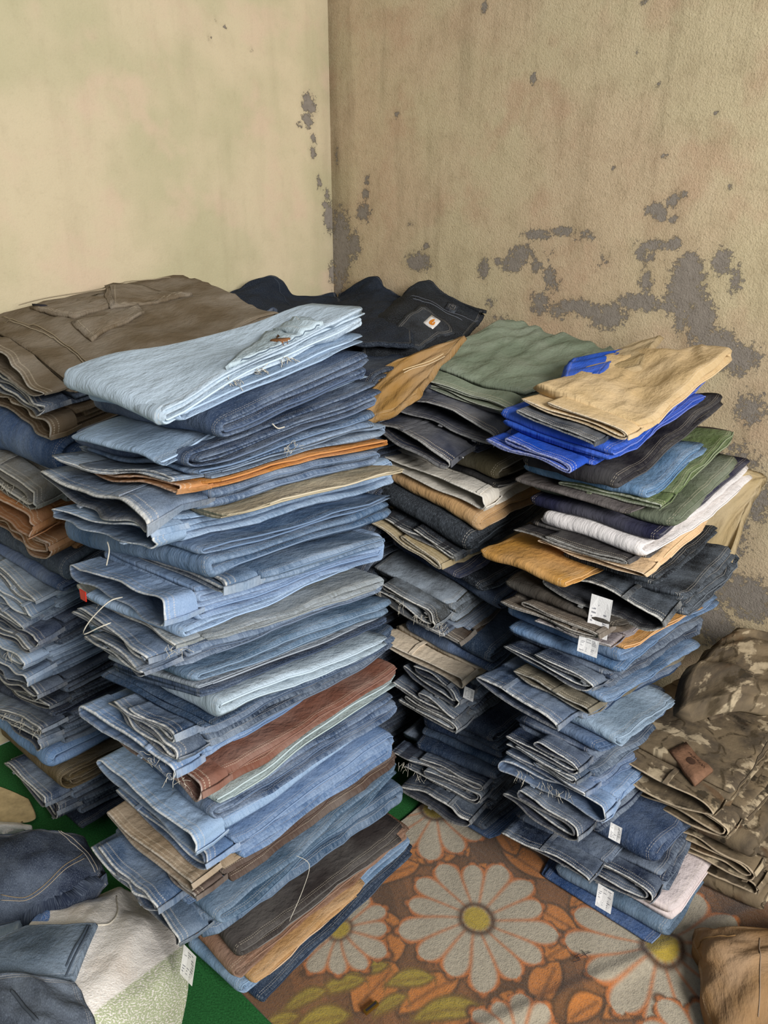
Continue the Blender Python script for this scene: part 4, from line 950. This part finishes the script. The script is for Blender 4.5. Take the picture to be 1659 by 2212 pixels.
r3, p3 = drape('dark_jeans', 'dark navy jeans between the brown trousers and pale jeans', [
 [aty(300,830,1.7), aty(400,822,1.72), aty(500,800,1.75), aty(560,780,1.8)],
 [aty(330,800,1.85), aty(430,785,1.86), aty(520,755,1.9), aty(585,725,1.95)],
 [aty(400,770,2.0), aty(480,730,2.0), aty(545,690,2.05), aty(592,665,2.1)]], '#1f2c44', DENIM, 'jeans', fade=.25, seed=5)
seam(p3, [(350,795),(420,780),(480,765)], r3, .0015, DENIM, lin('#4b5a70'))
r4, p4 = drape('black_trousers', 'black work trousers with white square logo label against right wall', [
 [aty(800,850,1.88), aty(850,850,1.9), aty(920,830,1.92), aty(960,805,2.03)],
 [aty(785,770,2.1), aty(850,765,2.12), aty(930,755,2.15), aty(985,752,2.26)],
 [aty(790,700,2.4), aty(855,680,2.4), aty(940,690,2.4), aty(1012,716,2.43)],
 [wr(828,672,.16), wr(890,632,.13), wr(960,655,.1), wr(1032,695,.06)],
 [wr(868,645,.08), wr(920,606,.06), wr(965,640,.05), wr(1045,672,.04)]], '#161618', DENIM, 'trousers', fade=.03, seed=6, wr=.004)
overlay(p4, [(845,730),(905,755),(985,720),(915,660)], 'back_pocket', DENIM, r4, .002, .002, 10, lin('#1f1f22'), .1)
for pts in ([(888,640),(930,650),(1000,685),(1035,695)], [(893,648),(930,658),(998,692)]): seam(p4, pts, r4, .001, DENIM, lin('#55555c'))
overlay(p4, [(968,655),(960,668),(980,676),(988,664)], 'belt_loop', DENIM, r4, .003, .003, 5, lin('#232327'), .1)
lg, fn, nn = overlay(p4, [(915,697),(933,713),(950,698),(931,682)], 'logo_label', TAGW, r4, .005, .001, 5)
lg['label'] = 'white square label with orange emblem'
on_quad(fn, nn, [(.30,.38),(.36,.26),(.50,.22),(.66,.26),(.78,.38),(.80,.54),(.72,.70),(.60,.62),(.64,.52),(.60,.46),(.54,.52),(.58,.66),(.56,.84),(.42,.80),(.33,.66),(.28,.52)], 'emblem', ORANGE, lg)
on_quad(fn, nn, [(.12,.88),(.5,.92),(.5,.96),(.12,.93)], 'lettering', GREYINK, lg)
r5, p5 = drape('tan_trousers', 'caramel tan trousers with stitched seam beside the green trousers', [
 [aty(780,900,1.78), aty(815,900,1.78), aty(860,885,1.80), aty(900,850,1.84)],
 [aty(790,850,1.84), aty(835,832,1.86), aty(885,812,1.90), aty(940,790,1.94)],
 [aty(800,810,1.92), aty(865,778,1.95), aty(935,748,2.02), aty(1003,724,2.1)]], '#94713f', TWILL, 'trousers', fade=.2, seed=7, wr=.007, t=.018)
seam(p5, [(870,800),(915,785),(960,765)], r5, .0015, TWILL, lin('#d2b98c')); seam(p5, [(872,806),(917,791),(962,770)], r5, .0012, TWILL, lin('#d2b98c'))
r6, p6 = drape('khaki_trousers', 'khaki trousers with dark slit behind the top khaki chinos', [
 [aty(1280,795,1.85), aty(1330,800,1.85), aty(1380,790,1.86)],
 [aty(1290,775,1.95), aty(1345,765,1.96), aty(1400,755,1.98)],
 [aty(1340,750,2.05), aty(1385,735,2.07), aty(1425,722,2.1)]], '#a58f68', TWILL, 'trousers', fade=.2, seed=8, wr=.003, t=.02)
r7, p7 = drape('royal_blue_trousers', 'royal blue trousers lying between green and khaki trousers', [
 [aty(1195,890,1.62), aty(1225,880,1.63), aty(1260,860,1.66)],
 [aty(1215,840,1.72), aty(1245,835,1.73), aty(1290,815,1.78)],
 [aty(1228,795,1.84), aty(1265,790,1.85), aty(1320,780,1.9)],
 [aty(1240,768,1.95), aty(1285,762,1.97), aty(1345,755,2.02)]], '#1c4fb4', TWILL, 'trousers', fade=.1, seed=9, wr=.004, t=.02)
r8, p8 = drape('tan_trousers', 'tan trousers hanging behind the right stack near the wall', [
 [aty(1480,1290,1.70), aty(1535,1265,1.70), aty(1570,1215,1.71)],
 [aty(1500,1180,1.74), aty(1560,1150,1.74), aty(1605,1115,1.75)],
 [aty(1530,1080,1.77), aty(1590,1065,1.77), aty(1632,1060,1.78)],
 [aty(1560,1040,1.79), aty(1605,1022,1.80), aty(1648,1032,1.80)]], '#a08d69', TWILL, 'trousers', fade=.2, seed=10, t=.02, wr=.008)
r9, p9 = drape('camouflage_trousers', 'crumpled camouflage trousers behind the camouflage pile against the wall', [
 [aty(1480,1530,1.55), aty(1560,1510,1.55), aty(1640,1500,1.55), aty(1720,1500,1.55)],
 [aty(1500,1450,1.65), aty(1570,1440,1.65), aty(1640,1450,1.65), aty(1720,1440,1.65)],
 [aty(1550,1400,1.75), aty(1590,1400,1.75), aty(1650,1390,1.75), aty(1720,1390,1.75)],
 [aty(1560,1372,1.82), aty(1600,1362,1.82), aty(1650,1370,1.82), aty(1720,1375,1.80)]], '#777777', CAMO, 'trousers', seed=11, wr=.009, t=.05)
r10, p10 = drape('dark_jeans', 'dark indigo jeans with copper stitched seams at lower left', [
 [atz(-60,2010,.16), atz(30,1995,.17), atz(110,1975,.15), atz(170,1955,.11)],
 [atz(-60,1930,.22), atz(40,1930,.23), atz(130,1920,.22), atz(205,1900,.17)],
 [atz(-60,1850,.24), atz(30,1850,.26), atz(125,1850,.25), atz(225,1875,.18)],
 [atz(-60,1805,.22), atz(20,1800,.23), atz(110,1792,.23), atz(180,1815,.17)]], '#252d3f', DENIM, 'jeans', fade=.25, seed=12, wr=.004, t=.03)
for pts in ([(125,1795),(150,1815),(180,1840),(205,1885)], [(132,1795),(157,1812),(187,1840),(210,1880)], [(0,1935),(60,1935),(120,1890),(180,1845)], [(0,1942),(62,1942),(124,1896),(184,1850)]):
    seam(p10, pts, r10, .001, DENIM, lin('#9a8668'))
r11, p11 = drape('tan_trousers', 'sandy brown trousers rumpled on the floor at lower right', [
 [atz(1540,2240,.04), atz(1580,2250,.06), atz(1660,2250,.08), atz(1740,2250,.08)],
 [atz(1520,2130,.05), atz(1560,2120,.09), atz(1640,2110,.11), atz(1740,2100,.1)],
 [atz(1502,2060,.05), atz(1540,2055,.1), atz(1620,2045,.12), atz(1740,2040,.1)],
 [atz(1505,2012,.04), atz(1540,2003,.07), atz(1600,2005,.08), atz(1740,2010,.08)]], '#8d6c46', TWILL, 'trousers', fade=.2, seed=13, wr=.007, t=.04)
seam(p11, [(1505,2050),(1545,2025),(1590,2020)], r11, .0015, TWILL, lin('#8a6b45')); seam(p11, [(1640,2030),(1640,2120),(1640,2200)], r11, .0012, TWILL, lin('#7a5d3c'))
r12, p12 = drape('blue_jeans', 'narrow strip of blue jeans under the sandy brown trousers', [
 [atz(1570,2250,.025), atz(1620,2250,.028), atz(1690,2250,.03)],
 [atz(1535,2160,.022), atz(1575,2160,.026), atz(1650,2160,.03)],
 [atz(1522,2100,.02), atz(1545,2105,.025), atz(1600,2110,.03)]], '#3f658f', DENIM, 'jeans', fade=.3, seed=14, t=.012)
# --- woven sack, the jeans stuffed in it, cardboard
def sack_mat():
    T = NT('woven_sack'); uv = T.n('ShaderNodeUVMap').outputs[0]; co = T.n('ShaderNodeTexCoord').outputs['Object']
    wv = T.noise(T.scalev(uv, (260, 420, 1)), 1, 2, .6); dots = T.noise(T.scalev(uv, (240, 420, 1)), 1, 1, .5)
    c = T.mix(T.rng(wv, .35, .7), lin('#e4dbd0'), lin('#f6f2ec')); c = T.mix(T.rng(T.noise(uv, 9, 3), .5, .75, 0, .5), c, lin('#cdbba8'))
    g = T.math('MULTIPLY', T.rng(T.attr('green'), .45, .55), T.rng(dots, .40, .48)); c = T.mix(T.math('MULTIPLY', g, .75), c, lin('#9aa874'))
    b = T.rng(T.attr('blue'), .45, .55); c = T.mix(T.math('MULTIPLY', b, T.rng(dots, .35, .5, .5, 1)), c, lin('#5580c0'))
    return T.out(c, .75, T.bump(wv, .6, .002, T.bump(T.noise(uv, 30, 4, .6), .6, .008)))
SACK = sack_mat()
rs, ps = drape('woven_sack', 'white woven plastic sack with green print bulging at lower left', [
 [atz(-40,2290,.22), atz(120,2300,.24), atz(270,2290,.2), atz(370,2280,.06)],
 [atz(-30,2160,.24), atz(120,2150,.27), atz(280,2140,.22), atz(412,2110,.04)],
 [atz(40,2070,.22), atz(140,2040,.25), atz(280,2020,.2), atz(385,2010,.04)],
 [atz(75,1985,.2), atz(150,1965,.21), atz(245,1955,.16), atz(330,1965,.03)],
 [atz(95,1962,.14), atz(150,1950,.15), atz(230,1925,.1), atz(290,1925,.02)]], '#d8d0c4', SACK, 'sack', seed=15, wr=.006, t=.02, scales=(4, 7, 11))
me = ps.o.data; co = np.zeros(len(me.vertices)*3); me.vertices.foreach_get('co', co); q = proj(co.reshape(-1, 3))
gr = np.clip(.5+((q[:, 1]-2090)+(q[:, 0]-330)*.75)/60, 0, 1)*np.clip(.5+(q[:, 0]-190)/40, 0, 1)*np.clip(.5+(420-q[:, 0])/30, 0, 1)
bl = np.clip(.5+(1990-q[:, 1])/12, 0, 1)*np.clip(.5+(108-q[:, 0])/10, 0, 1)
me.attributes.new('green', 'FLOAT', 'POINT').data.foreach_set('value', gr.astype(np.float32)); me.attributes.new('blue', 'FLOAT', 'POINT').data.foreach_set('value', bl.astype(np.float32))
seam(ps, [(250,1935),(255,1965),(240,1990),(205,2000)], rs, .0016, THREAD)
r13, p13 = drape('grey_blue_jeans', 'washed grey-blue jeans leg with dark seam lying on the sack', [
 [atz(-50,2130,.27), atz(40,2120,.29), atz(120,2110,.29), atz(160,2105,.275)],
 [atz(-50,2060,.27), atz(40,2055,.285), atz(120,2050,.285), atz(185,2040,.26)],
 [atz(60,2000,.245), atz(100,1998,.25), atz(150,1998,.25), atz(205,1995,.235)]], '#5d6c7c', DENIM, 'jeans', fade=.5, seed=16, wr=.003, t=.012)
for pts in ([(195,2000),(180,2030),(150,2090),(140,2110)], [(188,2000),(172,2030),(143,2090)]): seam(p13, pts, r13, .0022, DENIM, lin('#35404e'))
r14, p14 = drape('slate_jeans', 'slate grey jeans with pocket slit at the bottom left corner', [
 [atz(-60,2300,.30), atz(60,2300,.31), atz(150,2290,.31), atz(215,2270,.285)],
 [atz(-60,2200,.31), atz(40,2195,.32), atz(120,2190,.32), atz(190,2180,.29)],
 [atz(-60,2110,.30), atz(35,2100,.305), atz(100,2112,.305), atz(160,2120,.285)]], '#4b525e', DENIM, 'jeans', fade=.4, seed=17, wr=.003, t=.014)
seam(p14, [(25,2140),(50,2170),(80,2205)], r14, .003, DENIM, lin('#1b2028'), name='pocket_slit')
r15, p15 = drape('faded_jeans', 'torn pale blue jeans edge under the dark indigo jeans', [
 [atz(-60,2090,.20), atz(0,2080,.21), atz(20,2075,.21)], [atz(-60,2040,.2), atz(0,2045,.21), atz(35,2030,.21)], [atz(-60,1990,.16), atz(0,2005,.17), atz(45,1990,.17)]], '#8fa3b8', DENIM, 'jeans', fade=.9, seed=18, t=.015)
CARD = plain_mat('cardboard', '#c0aa80', .9, .2, 40)
r16, p16 = drape('cardboard_sheet', 'beige cardboard sheet on the floor at the left edge', [
 [atz(-60,1800,.01), atz(0,1785,.012), atz(45,1775,.01)], [atz(-60,1730,.012), atz(0,1730,.014), atz(75,1765,.01)], [atz(-60,1690,.012), atz(0,1700,.012), atz(60,1725,.012)]], '#c0aa80', CARD, 'cardboard', t=.005, wr=.001)
r17, p17 = drape('crumpled_bag', 'crumpled white plastic bag edge at the left margin', [
 [atz(-60,1812,.05), atz(0,1805,.05), atz(60,1795,.03)], [atz(-60,1785,.08), atz(0,1780,.08), atz(65,1790,.04)], [atz(-60,1765,.06), atz(0,1772,.06), atz(50,1783,.03)]], '#e2ddd0', SACK, 'bag', t=.008, wr=.004, seed=19)
for n_ in ('green', 'blue'): p17.o.data.attributes.new(n_, 'FLOAT', 'POINT')
# --- small things
cl = thing('brass_clip', atz(800,2180,.012), 'small brass zip pull lying on the daisy blanket', 'zip pull')
a, b = atz(788,2188,.02), atz(815,2166,.02); d = b-a; s_ = np.cross(d, (0, 0, 1)); s_ /= np.linalg.norm(s_)
slab('plate', a-s_*.005, b-s_*.005, b+s_*.005, a+s_*.005, .006, BRASS, cl); 
slab('dark_insert', a+d*.1-s_*.002+np.array((0, 0, .0035)), b-d*.1-s_*.002+np.array((0, 0, .0035)), b-d*.1+s_*.002+np.array((0, 0, .0035)), a+d*.1+s_*.002+np.array((0, 0, .0035)), .001, INK, cl)
mk = thing('ink_mark', atz(1255,2065,.008), 'black handwritten ink mark on a white petal of the blanket', 'ink mark')
for pts in ([(1240,2066),(1252,2060)], [(1246,2063),(1254,2074)], [(1238,2078),(1252,2074)], [(1245,2070),(1252,2067)], [(1256,2052),(1270,2068)], [(1253,2066),(1276,2056)]):
    tube('pen_stroke', [atz(x, y, .0125) for x, y in pts], .0013, INK, mk, 4)
def hang(key, i, pts, Y, r=.0009, mat=THREAD, name='loose_thread', color=None):
    P = np.array([aty(x, y, Yk) for (x, y), Yk in zip(pts, Y)]); t = np.linspace(0, 1, 20); tube(name, crw(t, len(P))@P, r, mat, GARMENTS[key, i]['root'], 5, color)
hang('A', 35, [(640,1848),(668,1868),(655,1920),(625,1990)], [1.2,1.19,1.17,1.14], .0006)
hang('A', 10, [(232,1170),(236,1190),(230,1222)], [1.22,1.215,1.21], .0012)
hang('A', 16, [(265,1290),(235,1300),(195,1340),(180,1370),(215,1355),(240,1345)], [1.22,1.21,1.2,1.2,1.19,1.2], .0012, name='drawstring')
hang('A', 5, [(588,915),(600,925),(615,922)], [1.22,1.22,1.23], .0012)
rt = GARMENTS['A', 14]['root']; p = aty(172,1272,1.27); t = slab('red_tab', p, p+D1*.0-D2*.022, p-D2*.02+np.array((0, 0, -.02)), p+np.array((0, 0, -.02)), .002, RED, rt); t['label'] = 'shiny red fabric tab'
sn = aty(1001,988,1.72); o_ = tube('metal_snap', [sn, sn+np.array((-.003, -.004, 0))], .005, STEEL, GARMENTS['C', 2]['root'], 10)
